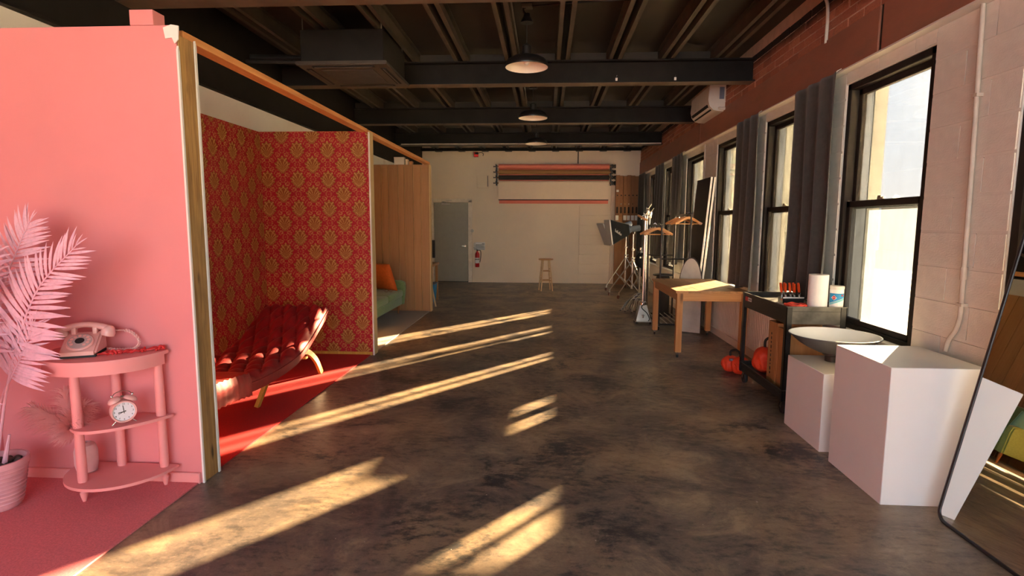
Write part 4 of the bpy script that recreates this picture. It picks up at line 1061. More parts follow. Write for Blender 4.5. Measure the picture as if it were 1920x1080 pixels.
def build_table():
    x0, x1, y0, y1, z = 1.452, 2.262, 6.235, 7.67, .768
    t = thing('wooden_table', 'honey wooden table on small casters with a sunlit stripe across it', 'table', ((x0 + x1) / 2, (y0 + y1) / 2, 0))
    n = 6
    for k in range(n):
        a = x0 + (x1 - x0) * k / n; b = x0 + (x1 - x0) * (k + 1) / n
        W(t).box(a + .0006, b - .0006, y0, y1, z - .026, z, .0012).build('top_board', m_table, t)
    for a, b, c, d in ((x0 + .03, x0 + .050, y0 + .08, y1 - .08),): W(t).box(a, b, c, d, z - .118, z - .026, .002).build('apron', m_table, t)
    for a, b, c, d in ((x0 + .08, x1 - .08, y0 + .03, y0 + .05), (x0 + .08, x1 - .08, y1 - .05, y1 - .03)): W(t).box(a, b, c, d, z - .118, z - .026, .002).build('apron', m_hang, t)
    for x in (x0 + .018, x1 - .084):
        for y in (y0 + .018, y1 - .084):
            W(t).prism([(x, y), (x + .066, y), (x + .066, y + .066), (x, y + .066)], .066, z - .026, 'z', .003).build('leg', m_tableleg, t)
            g = W(t); cx, cy = x + .033, y + .033; g.lathe((cx, cy, .05), [(.010, -.012), (.010, .017)], 8); g.box(cx - .013, cx + .013, cy - .010, cy + .022, .034, .056, .002); c = g.build('caster', m_chrome, t)
            W(t).lathe((cx, cy + .008, .024), [(.006, -.009), (.0225, -.008), (.024, -.004), (.024, .004), (.0225, .008), (.006, .009)], 14, 'x').build('wheel', m_rub, c)

def curtain(y0, y1, label, zb=.80, folds=3.4, xt=2.262, seed=0, lean=0., flare=.03):
    t = thing('curtain', label, 'curtain', (xt, (y0 + y1) / 2, zb)); rnd = random.Random(seed)
    ph = [rnd.uniform(0, 6) for _ in range(4)]
    def f(u, v):
        s = v                                        # 0 at the top, 1 at the hem
        y = y0 + (y1 - y0) * u + lean * s * s + .012 * math.sin(7 * u + ph[0]) * s
        amp = .012 + .024 * s ** .7
        x = xt + amp * math.sin(2 * PI * folds * u + ph[1] + .5 * math.sin(5 * s + ph[2]) * s) + .010 * math.sin(2 * PI * folds * .43 * u + ph[3] + 2 * s) * s - flare * s ** 3
        return (min(x, 2.296), y, 2.697 + (zb - 2.697) * s + (.02 * math.sin(9 * u + ph[0]) * s ** 8))
    g = W(t); g.grid(f, 90, 46); g.build('cloth', m_curtain, t, smooth=70, thick=.004)
    for u in (0.02, .98):
        p = f(u, 0); g = W(t); g.tube([(p[0], p[1], 2.69), (p[0] + .015, p[1], 2.705), (2.299, p[1], 2.72)], .004, 6); g.build('hook', m_offw, t)
    return t

def build_curtains():
    gp = 'charcoal curtains between the windows'
    for y0, y1, lb, kw in (
        (4.66, 5.43, 'charcoal curtain hanging behind the black cart, closest to the big near window', dict(zb=.885, seed=1, flare=.04, lean=-.10)),
        (6.28, 7.01, 'charcoal curtain hanging behind the wooden table', dict(zb=.79, seed=2, flare=.03, lean=-.10)),
        (9.63, 10.38, 'charcoal curtain just beyond the leaning black boards', dict(zb=.82, seed=3, folds=3)),
        (11.17, 11.96, 'charcoal curtain next to the last window but one, behind the light stands', dict(zb=.82, seed=4, folds=3)),
        (13.15, 13.95, 'charcoal curtain in the far corner beside the tall cardboard boxes', dict(zb=.30, seed=5, folds=5))):
        curtain(y0, y1, lb, **kw)['group'] = gp

def build_vflats():
    for i, (dx, lb, face) in enumerate(((0, 'tall black board leaning nearest the room under the far windows', 0), (.045, 'second tall black board, hidden behind the first leaning board', 1))):
        t = thing('v_flat', lb, 'board', (2.115 + dx, 8.35, .003)); ang = math.atan2(.165, 2.15); R = Euler((0, ang, 0)).to_matrix()
        L = 2.165
        g = G(); g.cbox(R @ Vector((.010, 0, L / 2)), (.020, .70, L), (0, ang, 0)); g.build('board', m_blackmat, t, smooth=0)
        for s in (-1, 1):
            g = G(); g.cbox(R @ Vector((.010, s * .3525, L / 2)), (.026, .006, L), (0, ang, 0), .001); g.build('edge_strip', m_foamw, t)
    t = thing('arched_board', 'grey arched prop board with a black rim standing behind the wooden table', 'board', (2.000, 7.800, .003), math.radians(60)); ang = math.radians(1.5); R = Euler((0, ang, 0)).to_matrix()
    o = [(.165 * math.cos(math.radians(a)), .60 + .45 * math.sin(math.radians(a))) for a in range(0, 181, 9)] + [(-.168, .003), (.168, .003)]
    def sh(k, x0, x1): 
        g = G(); A = [g._v(R @ Vector((x0, a * k, .003 + (b - .003) * (1 if k == 1 else .985)))) for a, b in o]; B = [g._v(R @ Vector((x1, a * k, .003 + (b - .003) * (1 if k == 1 else .985)))) for a, b in o]
        g.b.faces.new(A[::-1]); g.b.faces.new(B)
        for i in range(len(o)): g.b.faces.new([A[i], A[(i + 1) % len(o)], B[(i + 1) % len(o)], B[i]])
        return g
    sh(1, 0, .016).build('rim', m_black, t, smooth=0); sh(.955, -.004, .0005).build('panel', m_oval, t, smooth=0)

def build_rack():
    xa, xb, ya, yb = 1.615, 2.015, 7.93, 8.90
    t = thing('garment_rack', 'black double garment rack with two rails behind the wooden table', 'rack', ((xa + xb) / 2, (ya + yb) / 2, 0))
    for x, z in ((xa, 1.485), (xb, 1.640)):
        for y in (ya, yb): W(t).tube([(x, y, .075), (x, y, z)], .0125, 10).build('upright', m_black, t)
        W(t).tube([(x, ya - .03, z), (x, yb + .03, z)], .0125, 10).build('hanging_rail', m_black, t)
        W(t).tube([(x, ya - .04, .082), (x, yb + .04, .082)], .0125, 10).build('base_rail', m_black, t)
    for y in (ya, yb):
        W(t).tube([(xa, y, 1.02), (xb, y, 1.02)], .010, 8).build('cross_bar', m_black, t); W(t).tube([(xa - .02, y, .085), (xb + .02, y, .085)], .0125, 8).build('cross_bar', m_black, t)
        for x in (xa, xb):
            g = W(t); g.box(x - .012, x + .012, y - .012, y + .022, .045, .075); c = g.build('caster', m_chrome, t); W(t).lathe((x, y + .01, .032), [(.008, -.011), (.030, -.010), (.032, 0), (.030, .010), (.008, .011)], 14, 'x').build('wheel', m_rub, c)
    for k in range(5):
        x = xa + (xb - xa) * (k + .5) / 5; W(t).tube([(x, ya, .100), (x, yb, .100)], .007, 8).build('shelf_bar', m_alu, t)
    def hanger():
        t = thing('coat_hanger', '', 'hanger')
        g = G()
        for s in (-1, 1):
            P = catmull([(0, 0, -.050), (s * .06, 0, -.064), (s * .15, .006, -.105), (s * .215, .016, -.140)], 5)
            for a, b in zip(P, P[1:]): g.beam(a, b, .014, .030)
        g.build('shoulders', m_hang, t)
        G().tube([(-.205, .012, -.138), (.205, .012, -.138)], .006, 8).build('trouser_bar', m_hang, t)
        G().tube([(0, 0, -.04), (0, 0, -.012)] + [(.019 * math.cos(math.radians(a)) - .0, 0, .0065 + .019 * math.sin(math.radians(a))) for a in range(-90, 190, 20)], .0022, 6).build('hook', m_chrome, t)
        return t
    src = hanger(); n = 0
    for x, z, lst in ((xa, 1.485, ((8.12, 12, 'wooden coat hanger on the lower rail, nearest the table'), (8.42, -16, 'wooden coat hanger on the lower rail, second from the table'))),
                      (xb, 1.640, ((8.06, 24, 'wooden coat hanger on the taller rail, nearest the table'), (8.20, -24, 'wooden coat hanger on the taller rail, second from the table'), (8.40, 30, 'wooden coat hanger on the taller rail, third from the table'), (8.62, -30, 'wooden coat hanger on the taller rail, farthest from the table')))):
        for y, a, lb in lst:
            o = src if n == 0 else copy_tree(src); n += 1
            o.location = (x, y, z + .0095); o.rotation_euler = (0, 0, math.radians(a)); o['label'] = lb; o['group'] = 'wooden hangers on the garment rack'

def build_pedestal():
    t = thing('side_pedestal', 'black round-topped pedestal behind the garment rack', 'pedestal', (1.93, 9.25, 0))
    g = G(); g.lathe((0, 0, .665), [(.150, 0), (.165, .004), (.165, .022), (.158, .026)], 30); g.build('round_top', m_black, t)
    g = G(); g.lathe((0, 0, 0), [(.135, .002), (.135, .012), (.115, .02), (.112, .62), (.10, .664)], 26); g.build('column', m_blackmat, t)

def build_silver_stand():
    t = thing('pole_stand', 'tall chrome pole on a polished tapered base with a wooden disc on top', 'stand', (1.485, 8.50, 0))
    g = G(); b0, b1 = .110, .055
    v = [g._v((sx * b0, sy * b0, .045)) for sx, sy in ((-1, -1), (1, -1), (1, 1), (-1, 1))]; w = [g._v((sx * b1, sy * b1, .285)) for sx, sy in ((-1, -1), (1, -1), (1, 1), (-1, 1))]
    g.b.faces.new(v[::-1]); g.b.faces.new(w)
    for i in range(4): g.b.faces.new([v[i], v[(i + 1) % 4], w[(i + 1) % 4], w[i]])
    bmesh.ops.bevel(g.b, geom=g.b.edges[:], offset=.006, segments=2, affect='EDGES'); ba = g.build('base', m_alu, t)
    g = G(); g.box(-.125, .125, -.125, .125, .036, .046, .002); g.build('base_plate', m_alu, ba)
    for sx, sy in ((-1, -1), (1, -1), (1, 1), (-1, 1)): G().lathe((sx * .10, sy * .10, .018), [(.006, -.012), (.017, -.011), (.018, 0), (.017, .011), (.006, .012)], 12, 'x').build('wheel', m_rub, ba)
    g = G(); g.lathe((0, 0, .28), [(.052, 0), (.052, .045), (.045, .055)], 20); g.build('collar', m_chrome, t)
    G().tube([(0, 0, .33), (0, 0, 1.62)], .019, 14).build('pole', m_chrome, t)
    g = G(); g.lathe((-.045, -.02, 1.60), [(.084, -.012), (.088, 0), (.084, .012)], 26, rot=(.15, .45, 0)); g.build('wooden_disc', m_hang, t)
    g = G(); g.cbox((-.01, -.095, .135), (.035, .035, .022), (.22, 0, 0), .004); g.lathe((-.01, -.105, .10), [(.012, 0), (.012, .05)], 10); g.build('connector', m_chrome, t)
    g = G(); g.tube(catmull([(.0, -.06, .31), (-.03, -.10, .25), (.05, -.085, .17), (.085, -.11, .09), (.07, -.125, .055)], 7), .007, 7); g.build('power_cord', m_rub, t)

def build_c_stands():
    pl = [(1.700, 9.78, 1.70, 'chrome folding grip stand nearest the silver pole base'), (1.765, 9.92, 1.80, 'chrome folding grip stand in the middle of the nested three'), (1.835, 10.06, 1.74, 'chrome folding grip stand farthest along the nested row')]
    for i, (x, y, h, lb) in enumerate(pl):
        t = thing('grip_stand', lb, 'stand', (x, y, 0), group='nested chrome grip stands')
        G().tube([(0, 0, .10 + i * .03), (0, 0, .95)], .0175, 12).build('column', m_chrome, t); G().tube([(0, 0, .95), (0, 0, h)], .0125, 12).build('riser', m_chrome, t)
        for k, a in enumerate((195, 215, 235)):
            r = math.radians(a); c, s = math.cos(r), math.sin(r); z = .20 + i * .028 + k * .022
            P = [(0, 0, z), (.05 * c, .05 * s, z), (.24 * c, .24 * s, z), (.30 * c, .30 * s, z - .05), (.40 * c, .40 * s, .015)]
            lg = G().tube(P, .0115, 10).build('leg', m_chrome, t); G().tube([P[-1], (.412 * c, .412 * s, .002)], .014, 8).build('foot_cap', m_rub, lg)
        for z in (.93, h - .10):
            g = G(); g.lathe((0, 0, z), [(.024, -.03), (.026, -.02), (.026, .02), (.024, .03)], 14); g.tube([(0, 0, z), (-.05, -.02, z)], .008, 8); g.cbox((-.062, -.024, z), (.028, .008, .03), (0, 0, .4), .003); g.build('collar', m_alu, t)
        g = G(); g.lathe((.0, 0, h - .02), [(.030, -.022), (.032, 0), (.030, .022)], 16, 'x'); g.tube([(0, -.03, h - .03), (.06, -.03, h + .05)], .008, 8); g.tube([(.02, .0, h - .03), (-.07 + .04 * i, -.05, h - .06)], .008, 8); g.build('grip_head', m_chrome, t)

def build_light_stands():
    def stand(x, y, top, rot, label):
        t = thing('rolling_stand', label, 'stand', (x, y, 0), math.radians(rot))
        G().tube([(0, 0, .16), (0, 0, .80)], .021, 12).build('column', m_chrome, t); G().tube([(0, 0, .80), (0, 0, top)], .015, 12).build('riser', m_chrome, t)
        for z in (.74, .80, .98): 
            g = G(); g.lathe((0, 0, z), [(.030, -.02), (.032, 0), (.030, .02)], 14); g.tube([(0, 0, z), (-.055, 0, z + .01)], .007, 7); g.ball((-.062, 0, z + .01), .014, 8); g.build('collar', m_alu, t)
        G().lathe((0, 0, .20), [(.028, -.03), (.030, 0), (.028, .03)], 14).build('lower_collar', m_alu, t)
        for a in (0, 120, 240):
            r = math.radians(a); c, s = math.cos(r), math.sin(r)
            lg = G().tube([(.03 * c, .03 * s, .72), (.46 * c, .46 * s, .125)], .0125, 8).build('leg', m_stoolish, t)
            G().tube([(.025 * c, .025 * s, .20), (.25 * c, .25 * s, .425)], .009, 8).build('brace', m_alu, lg)
            g = G(); g.tube([(.46 * c, .46 * s, .14), (.46 * c, .46 * s, .085)], .014, 8); g.cbox((.46 * c, .46 * s, .082), (.03, .03, .012)); g.build('swivel', m_alu, lg)
            G().lathe((.475 * c, .475 * s, .038), [(.010, -.012), (.034, -.011), (.038, -.006), (.038, .006), (.034, .011), (.010, .012)], 16, 'x').build('wheel', m_rubber, lg)
        return t
    global m_stoolish; m_stoolish = m_alu
    stand(1.800, 11.66, 1.30, 165, 'rolling chrome light stand holding the nearer softbox')
    stand(1.815, 12.80, 1.34, 200, 'rolling chrome light stand holding the softbox farther from the camera')
    stand(1.835, 10.95, 1.05, 140, 'low rolling chrome light stand with the black bag hung on it')
    def softbox(c, tilt, yaw, S, label, dark):
        t = thing('softbox', label, 'softbox', c, math.radians(yaw)); R = Euler((0, math.radians(tilt), 0)).to_matrix()
        a, b, D = S / 2, S * .20, S * .80           # front half, back half, depth; front looks along -x
        g = G(); P = [R @ Vector((-D, sy * a, sz * a)) for sy, sz in ((-1, -1), (1, -1), (1, 1), (-1, 1))]; Q = [R @ Vector((0, sy * b, sz * b)) for sy, sz in ((-1, -1), (1, -1), (1, 1), (-1, 1))]
        A = [g._v(p) for p in P]; B = [g._v(p) for p in Q]
        for i in range(4): g.b.faces.new([A[i], A[(i + 1) % 4], B[(i + 1) % 4], B[i]])
        g.b.faces.new(B); bmesh.ops.subdivide_edges(g.b, edges=g.b.edges[:], cuts=4, use_grid_fill=True)
        for v in g.b.verts:
            l = R.transposed() @ v.co; k = 1 - .05 * math.sin(PI * min(1, max(0, -l.x / D))); v.co = R @ Vector((l.x, l.y * k, l.z * k))
        sh = g.build('fabric_shell', m_softbox, t, smooth=0, thick=.004)
        g = G(); g.cbox(R @ Vector((-D - .012, 0, 0)), (.026, S + .01, S + .01), (0, math.radians(tilt), 0), .004); g.build('front_diffuser', m_paper if dark else m_paper, t)
        for i in range(4): G().tube([P[i] * .995, Q[i]], .006, 6).build('seam_rod', m_black, sh)
        # woven white side lettering, a slanting script on the side that faces the room
        g = G(); n = 9
        for k in range(n):
            x = -D * .80 + k * D * .036; hgt = .035 if k % 3 else .060
            sl = .5 * (a + b) + 0
            yv = -(b + (a - b) * (-x / D)) - .006
            g.beam(R @ Vector((x, yv, .00 - .012 * k)), R @ Vector((x + .012, yv, .00 - .012 * k + hgt)), .007, .003, (0, 1, 0))
        g.build('side_lettering', m_paper, sh)
        g = G(); g.lathe(R @ Vector((0, 0, 0)), [(.075, 0), (.080, .02), (.078, .05), (.062, .06), (.062, .24), (.055, .25)], 20, rot=(0, math.radians(90 + tilt), 0)); h = g.build('lamp_head', m_jamb, t)
        g = G(); g.beam(R @ Vector((.12, -.07, -.06)), R @ Vector((.12, .07, -.06)), .03, .012); g.tube([R @ Vector((.12, 0, -.06)), R @ Vector((.12, 0, -.06)) + Vector((0, 0, -.05))], .014, 8); g.build('yoke', m_black, h)
        g = G(); g.lathe(R @ Vector((.25, 0, .02)), [(.018, 0), (.016, .012)], 12, rot=(0, math.radians(90 + tilt), 0)); g.build('control_knob', m_clamp, h)
        g = G(); p = R @ Vector((.24, -.03, -.03)); g.tube(catmull([p, p + Vector((.10, -.03, -.12)), p + Vector((.06, -.05, -.38)), p + Vector((-.06, -.05, -.46)), p + Vector((-.10, -.03, -.20)), p + Vector((-.06, -.02, -.55))], 7), .006, 6); g.build('power_cord', m_rub, t)
    softbox((1.690, 11.66, 1.395), -8, 6, .50, 'black softbox facing the room on the nearer rolling stand', 0)
    softbox((1.700, 12.80, 1.435), -22, 10, .52, 'black softbox tilted down on the rolling stand behind the other softbox', 1)
    t = thing('gear_bag', 'black nylon bag hanging low on the third rolling stand', 'bag', (1.835, 10.80, .66))
    def f(u, v):
        th = 2 * PI * u; w = math.sin(PI * min(1, .08 + .92 * v) ) ** .5
        return (.115 * w * math.cos(th) * (1 + .06 * math.sin(4 * th)), .085 * w * math.sin(th), .30 * (1 - v))
    g = G(); g.grid(f, 24, 14, cu=True); bmesh.ops.remove_doubles(g.b, verts=g.b.verts, dist=1e-4); g.build('bag', m_softbox, t, smooth=70)
    G().tube(catmull([(-.04, 0, .28), (-.02, 0, .345), (.03, .02, .36), (.05, 0, .28)], 5), .008, 6).build('strap', m_black, t)
    g = G(); P = [(.03 + .05 * math.cos(k * .55), -.10 + .006 * math.sin(k), .18 + .12 * math.sin(k * .55) - .003 * k) for k in range(44)]; o = g.tube(P, .005, 6).build('cable_bundle', m_jamb); o.location = (1.83, 10.86, .80)
    tag(o, 'looped grey cable bundle hanging above the black nylon bag', 'cable')

build_plinths(); build_dish(); build_mirror(); build_cart(); build_cart_things()
sandbag((2.075, 5.08, .165), 1.35, 'orange sandbag with a black handle in the bottom tray of the cart', (.95, .95, 1.02))
sandbag((1.945, 5.68, 0), .6, 'orange sandbag slumped on the floor between the cart and the table', (.85, .80, .72))
build_table(); build_curtains(); build_vflats(); build_rack(); build_pedestal(); build_silver_stand(); build_c_stands(); build_light_stands()
# ---------------------------------------------------------------- the far end
def build_stool():
    t = thing('bar_stool', 'pale round-seated wooden bar stool standing alone before the far wall', 'stool', (.004, 12.54, 0), .2)
    G().lathe((0, 0, .695), [(.150, 0), (.165, .006), (.167, .024), (.155, .032), (.0, .030)], 30, cap=False).build('seat', m_hang, t)
    L = {}
    for k in range(4):
        a = math.radians(45 + 90 * k + 0); c, s = math.cos(a), math.sin(a); L[k] = (c, s)
        G().tube([(.185 * c, .185 * s, .002), (.105 * c, .105 * s, .70)], [.015, .0165], 12).build('leg', m_stool, t)
    for z, off in ((.24, 0), (.29, 1), (.45, 0), (.50, 1)):
        for k in (off, off + 2):
            r = .185 - .08 * z / .70; a, b = L[k], L[(k + 1) % 4]; G().tube([(a[0] * r, a[1] * r, z), (b[0] * r, b[1] * r, z)], .0085, 8).build('stretcher', m_hang, t)

def build_extinguisher():
    t = thing('fire_extinguisher', 'red fire extinguisher on the far wall beside the grey door', 'extinguisher', (-1.745, 14.10, .40))
    G().lathe((0, 0, 0), [(.045, .0), (.055, .012), (.056, .32), (.045, .36), (.020, .385), (.018, .41)], 22).build('cylinder', m_extred, t)
    G().lathe((0, 0, .10), [(.0568, 0), (.0568, .14)], 22, cap=False).build('label', m_paper, t)
    g = G(); g.lathe((0, 0, .185), [(.0572, 0), (.0572, .016)], 22, cap=False); g.build('label_print', m_ink, t)
    g = G(); g.cbox((0, 0, .425), (.035, .03, .035), None, .004); g.beam((.01, 0, .45), (-.10, 0, .495), .018, .006); g.beam((.01, 0, .435), (-.085, 0, .445), .016, .006); g.build('valve_handle', m_black, t)
    G().tube(catmull([(.02, 0, .43), (.085, -.01, .41), (.09, -.02, .26), (.068, -.02, .12)], 6), .009, 8).build('hose', m_rub, t)
    G().box(-.03, .03, .052, .088, .16, .36).build('wall_bracket', m_alu, t)

def build_wall_things():
    t = thing('wall_panel', 'white alarm keypad panel on the far wall above the extinguisher', 'panel', (-1.70, 14.18, .93))
    G().box(-.095, .145, -.035, .008, -.10, .10, .004).build('cover', m_paper, t); G().box(-.145, -.096, -.030, .008, -.09, .09, .003).build('side_box', m_offw, t)
    g = G()
    for z in (-.085, -.045, -.005, .035): g.box(-.085, .135, -.037, -.034, z, z + .008)
    g.box(.07, .135, -.038, -.034, .055, .068); g.build('panel_lines', m_joist, t)
    o = G().lathe((-1.885, 14.172, 1.32), [(.045, -.012), (.045, .012), (.035, .017)], 22, 'y').build('round_sensor', m_offw); tag(o, 'small round cream sensor on the far wall right of the door frame', 'sensor')
    t = thing('alarm_strobe', 'red alarm horn high on the far wall under the deck', 'alarm', (-1.77, 14.12, 3.22))
    G().box(-.055, .055, -.03, .06, -.06, .06, .006).build('box', m_extred, t); G().box(-.02, .06, -.05, -.03, .0, .05, .004).build('lens', m_ink, t)
    G().tube(catmull([(.05, 0, .03), (.12, 0, .05), (.18, .0, .02), (.17, .02, -.03)], 5), .008, 7).build('cable', m_rub, t)
    # backdrop rollers
    t = thing('backdrop_rack', 'black wall rack carrying four backdrop paper rolls', 'rack', (.19, 14.0, 2.46))
    for x, s in ((-1.255, -1), (1.585, 1)):
        bk = W(t).box(x - .016, x + .016, 14.10, 14.16, 2.455, 2.965, .003).build('bracket', m_black, t)
        for z in (2.505, 2.640, 2.775, 2.910):
            g = W(t); g.beam((x, 14.12, z), (x, 13.93, z), .022, .02); g.beam((x, 13.945, z), (x, 13.935, z + .05), .022, .012, (0, 1, 0)); g.build('roller_hook', m_black, bk)
            if s > 0:
                g = W(t); g.lathe((x + .055, 13.975, z), [(.012, -.05), (.045, -.045), (.050, -.02), (.030, 0), (.050, .02), (.045, .045), (.012, .05)], 16, 'x'); g.build('chain_sprocket', m_black, bk)
            else:
                g = W(t); g.tube([(x - .055, 13.975, z), (x + .03, 13.975, z)], .010, 8); g.lathe((x - .058, 13.975, z), [(.020, -.006), (.020, .006)], 10, 'x'); g.build('end_knob', m_black, bk)
    for k, (z, mm, lb) in enumerate(((2.910, m_pinkroll, 'coral backdrop paper roll, topmost on the wall rack'), (2.775, m_brownroll, 'tan-brown backdrop paper roll below the coral one'), (2.640, m_blackroll, 'black backdrop paper roll third down the wall rack'), (2.505, m_whiteroll, 'white backdrop paper roll hanging part unrolled at the rack bottom'))):
        q = thing('backdrop_roll', lb, 'paper roll', (.17, 13.975, z), group='backdrop paper rolls')
        G().lathe((0, 0, 0), [(.020, -1.36), (.056, -1.36), (.056, 1.36), (.020, 1.36)], 22, 'x', cap=False).build('paper', mm, q)
        G().lathe((0, 0, 0), [(.019, -1.40), (.019, 1.40)], 12, 'x').build('core_tube', m_card, q)
        if k == 0: G().box(-1.352, 1.352, .058, .061, -.905, .0).build('hanging_sheet', mm, q, smooth=0)
        if k == 3:
            G().box(-1.358, 1.340, -.0575, -.0555, -.405, .0).build('hanging_sheet', mm, q, smooth=0)
            G().tube([(-1.36, -.056, -.412), (1.345, -.056, -.412)], .011, 8).build('weight_bar', m_black, q)
    # upright boxes the paper comes in
    w = .092
    for k in range(6):
        x = 1.745 + k * .0945; yy = 13.985 + (.02 if k % 2 else 0); zt = 2.70 - .012 * (k % 3)
        t = thing('paper_carton', 'tall brown cardboard paper carton standing in the far corner, ' + ['leftmost of six', 'second from the left of six', 'third from the left of six', 'third from the right of six', 'second from the right of six', 'rightmost of six'][k], 'carton', (x, yy, 0), group='tall cardboard paper cartons')
        G().box(-w / 2, w / 2, 0, .092, .002, zt, .003).build('carton', m_card, t)
        g = G(); g.prism([(.021 * math.cos(math.radians(a)), 1.85 + (.055 if math.sin(math.radians(a)) > 0 else -.055) + .026 * math.sin(math.radians(a))) for a in range(0, 360, 20)], -.002, .004, 'y'); g.build('hand_hole', m_cardd, t)
        G().box(-.016, .016, -.002, .003, 2.195, 2.225).build('print_square', m_cardd, t)
        if k != 1: G().box(-.036, .036, -.002, .003, 1.60, 1.72).build('label', m_paper, t)
        G().lathe((0, 0, 2.0), [(.011, -.002), (.011, .003)], 12, 'y').build('sticker_dot', [m_card, m_inkteal, m_gold, m_paper, m_cardd, m_card][k], t)
        if k == 0: G().box(-.03, .03, -.003, .003, 2.29, 2.345).build('label', m_paper, t)

def build_behind_planks():
    t = thing('work_desk', 'orange-brown wooden desk showing past the edge of the tan planks', 'desk', (-2.65, 10.6, 0))
    W(t).box(-3.10, -2.100, 10.25, 10.85, .70, .745, .004).build('desktop', m_table, t)
    W(t).box(-2.165, -2.120, 10.27, 10.31, .002, .70).build('leg', m_tableleg, t); W(t).box(-2.165, -2.120, 10.78, 10.82, .002, .70).build('leg', m_tableleg, t)
    W(t).box(-3.09, -3.04, 10.27, 10.31, .002, .70).build('leg', m_tableleg, t); W(t).box(-3.09, -3.04, 10.78, 10.82, .002, .70).build('leg', m_tableleg, t)
    t = thing('monitor', 'black screen standing on the desk past the tan planks', 'monitor', (-2.365, 10.55, .745))
    g = G(); g.box(-.36, .245, -.012, .022, .10, .44, .005); g.build('panel', m_black, t); G().box(-.10, .06, -.07, .10, .001, .012, .003).build('foot', m_black, t); G().box(-.03, .0, -.01, .02, .01, .12).build('neck', m_black, t)
    t = thing('storage_bin', 'blue plastic bin under the desk past the tan planks', 'bin', (-2.235, 10.55, 0))
    g = G(); g.prism([(-.11, .002), (.09, .002), (.12, .34), (-.14, .34)], -.16, .16, 'y', .01); g.build('tub', m_inkblue, t); G().box(-.15, .13, -.175, .175, .341, .365, .006).build('lid', m_jamb, t)
    t = thing('folding_easel', 'slim pale wooden easel foot standing past the tan planks', 'easel', (-2.065, 9.85, 0))
    G().beam((-.03, 0, .62), (.085, .03, .003), .025, .02).build('leg', m_stool, t); G().beam((-.04, .02, .62), (-.16, .03, .003), .025, .02).build('leg', m_stool, t); G().beam((-.035, .01, .62), (-.04, .28, .003), .025, .02).build('leg', m_stool, t); G().cbox((-.035, .01, .63), (.06, .05, .04), None, .004).build('hinge_block', m_stool, t)
    for nm, x0, x1, z, mm, lb in (('storage_box', -2.555, -2.385, .125, m_offw, 'cream box standing on top of the tan plank partition'), ('storage_box', -2.36, -2.325, .09, m_whiteroll, 'small pale box on the partition, next to the cream box'), ('storage_box', -2.30, -2.25, .055, m_hang, 'lowest little wooden box on the tan partition top')):
        t = thing(nm, lb, 'box', ((x0 + x1) / 2, 9.395, 2.476)); h = (x1 - x0) / 2
        G().box(-h, h, -.045, .05, .0005, z - .02, .002).build('box', mm, t); G().box(-h - .002, h + .002, -.047, .052, z - .02, z, .002).build('lid', mm, t)

# ---------------------------------------------------------------- hung from the ceiling and on the walls
def build_pendants():
    src = None
    for i, (y, lb) in enumerate(((5.41, 'black dome pendant lamp hanging nearest the camera'), (7.93, 'black dome pendant lamp in the middle of the row of three'), (10.42, 'black dome pendant lamp farthest from the camera'))):
        if src is None:
            t = src = thing('pendant_lamp', lb, 'pendant lamp', (-.20, y, 2.955), group='black dome pendant lamps')
            G().lathe((0, 0, 0), [(.200, 0), (.203, .006), (.200, .030), (.180, .066), (.130, .094), (.070, .108), (.045, .112), (.045, .118)], 40, cap=False).build('shade', m_lampout, t)
            G().lathe((0, 0, 0), [(.199, .002), (.196, .030), (.176, .062), (.127, .089), (.068, .103), (0, .106)], 40, cap=False).build('reflector', m_lampin, t)
            G().lathe((0, 0, 0), [(.046, .112), (.046, .19), (.030, .205), (.012, .215)], 20).build('cap', m_lampout, t)
            g = G(); g.lathe((0, 0, 0), [(.022, .104), (.022, .07), (.012, .06)], 14); k = g.build('socket', m_lampout, t); G().ball((0, 0, .052), .028, 12, (1, 1, 1.1)).build('bulb', m_paper, k)
            G().tube([(0, 0, .21), (0, 0, .40)], .004, 6).build('cord', m_rub, t)
            g = G(); g.lathe((0, 0, .40), [(.060, 0), (.052, .025), (.035, .05), (.03, .08)], 18); g.tube([(0, 0, .47), (-.03, 0, .50), (-.035, 0, .53), (0, 0, .545)], .012, 8); g.build('canopy', m_lampout, t)
            G().box(-.05, .05, -.04, .04, .530, .564, .004).build('junction_box', m_joist, t)
        else:
            t = copy_tree(src); t.location = (-.20, y, 2.955); t['label'] = lb

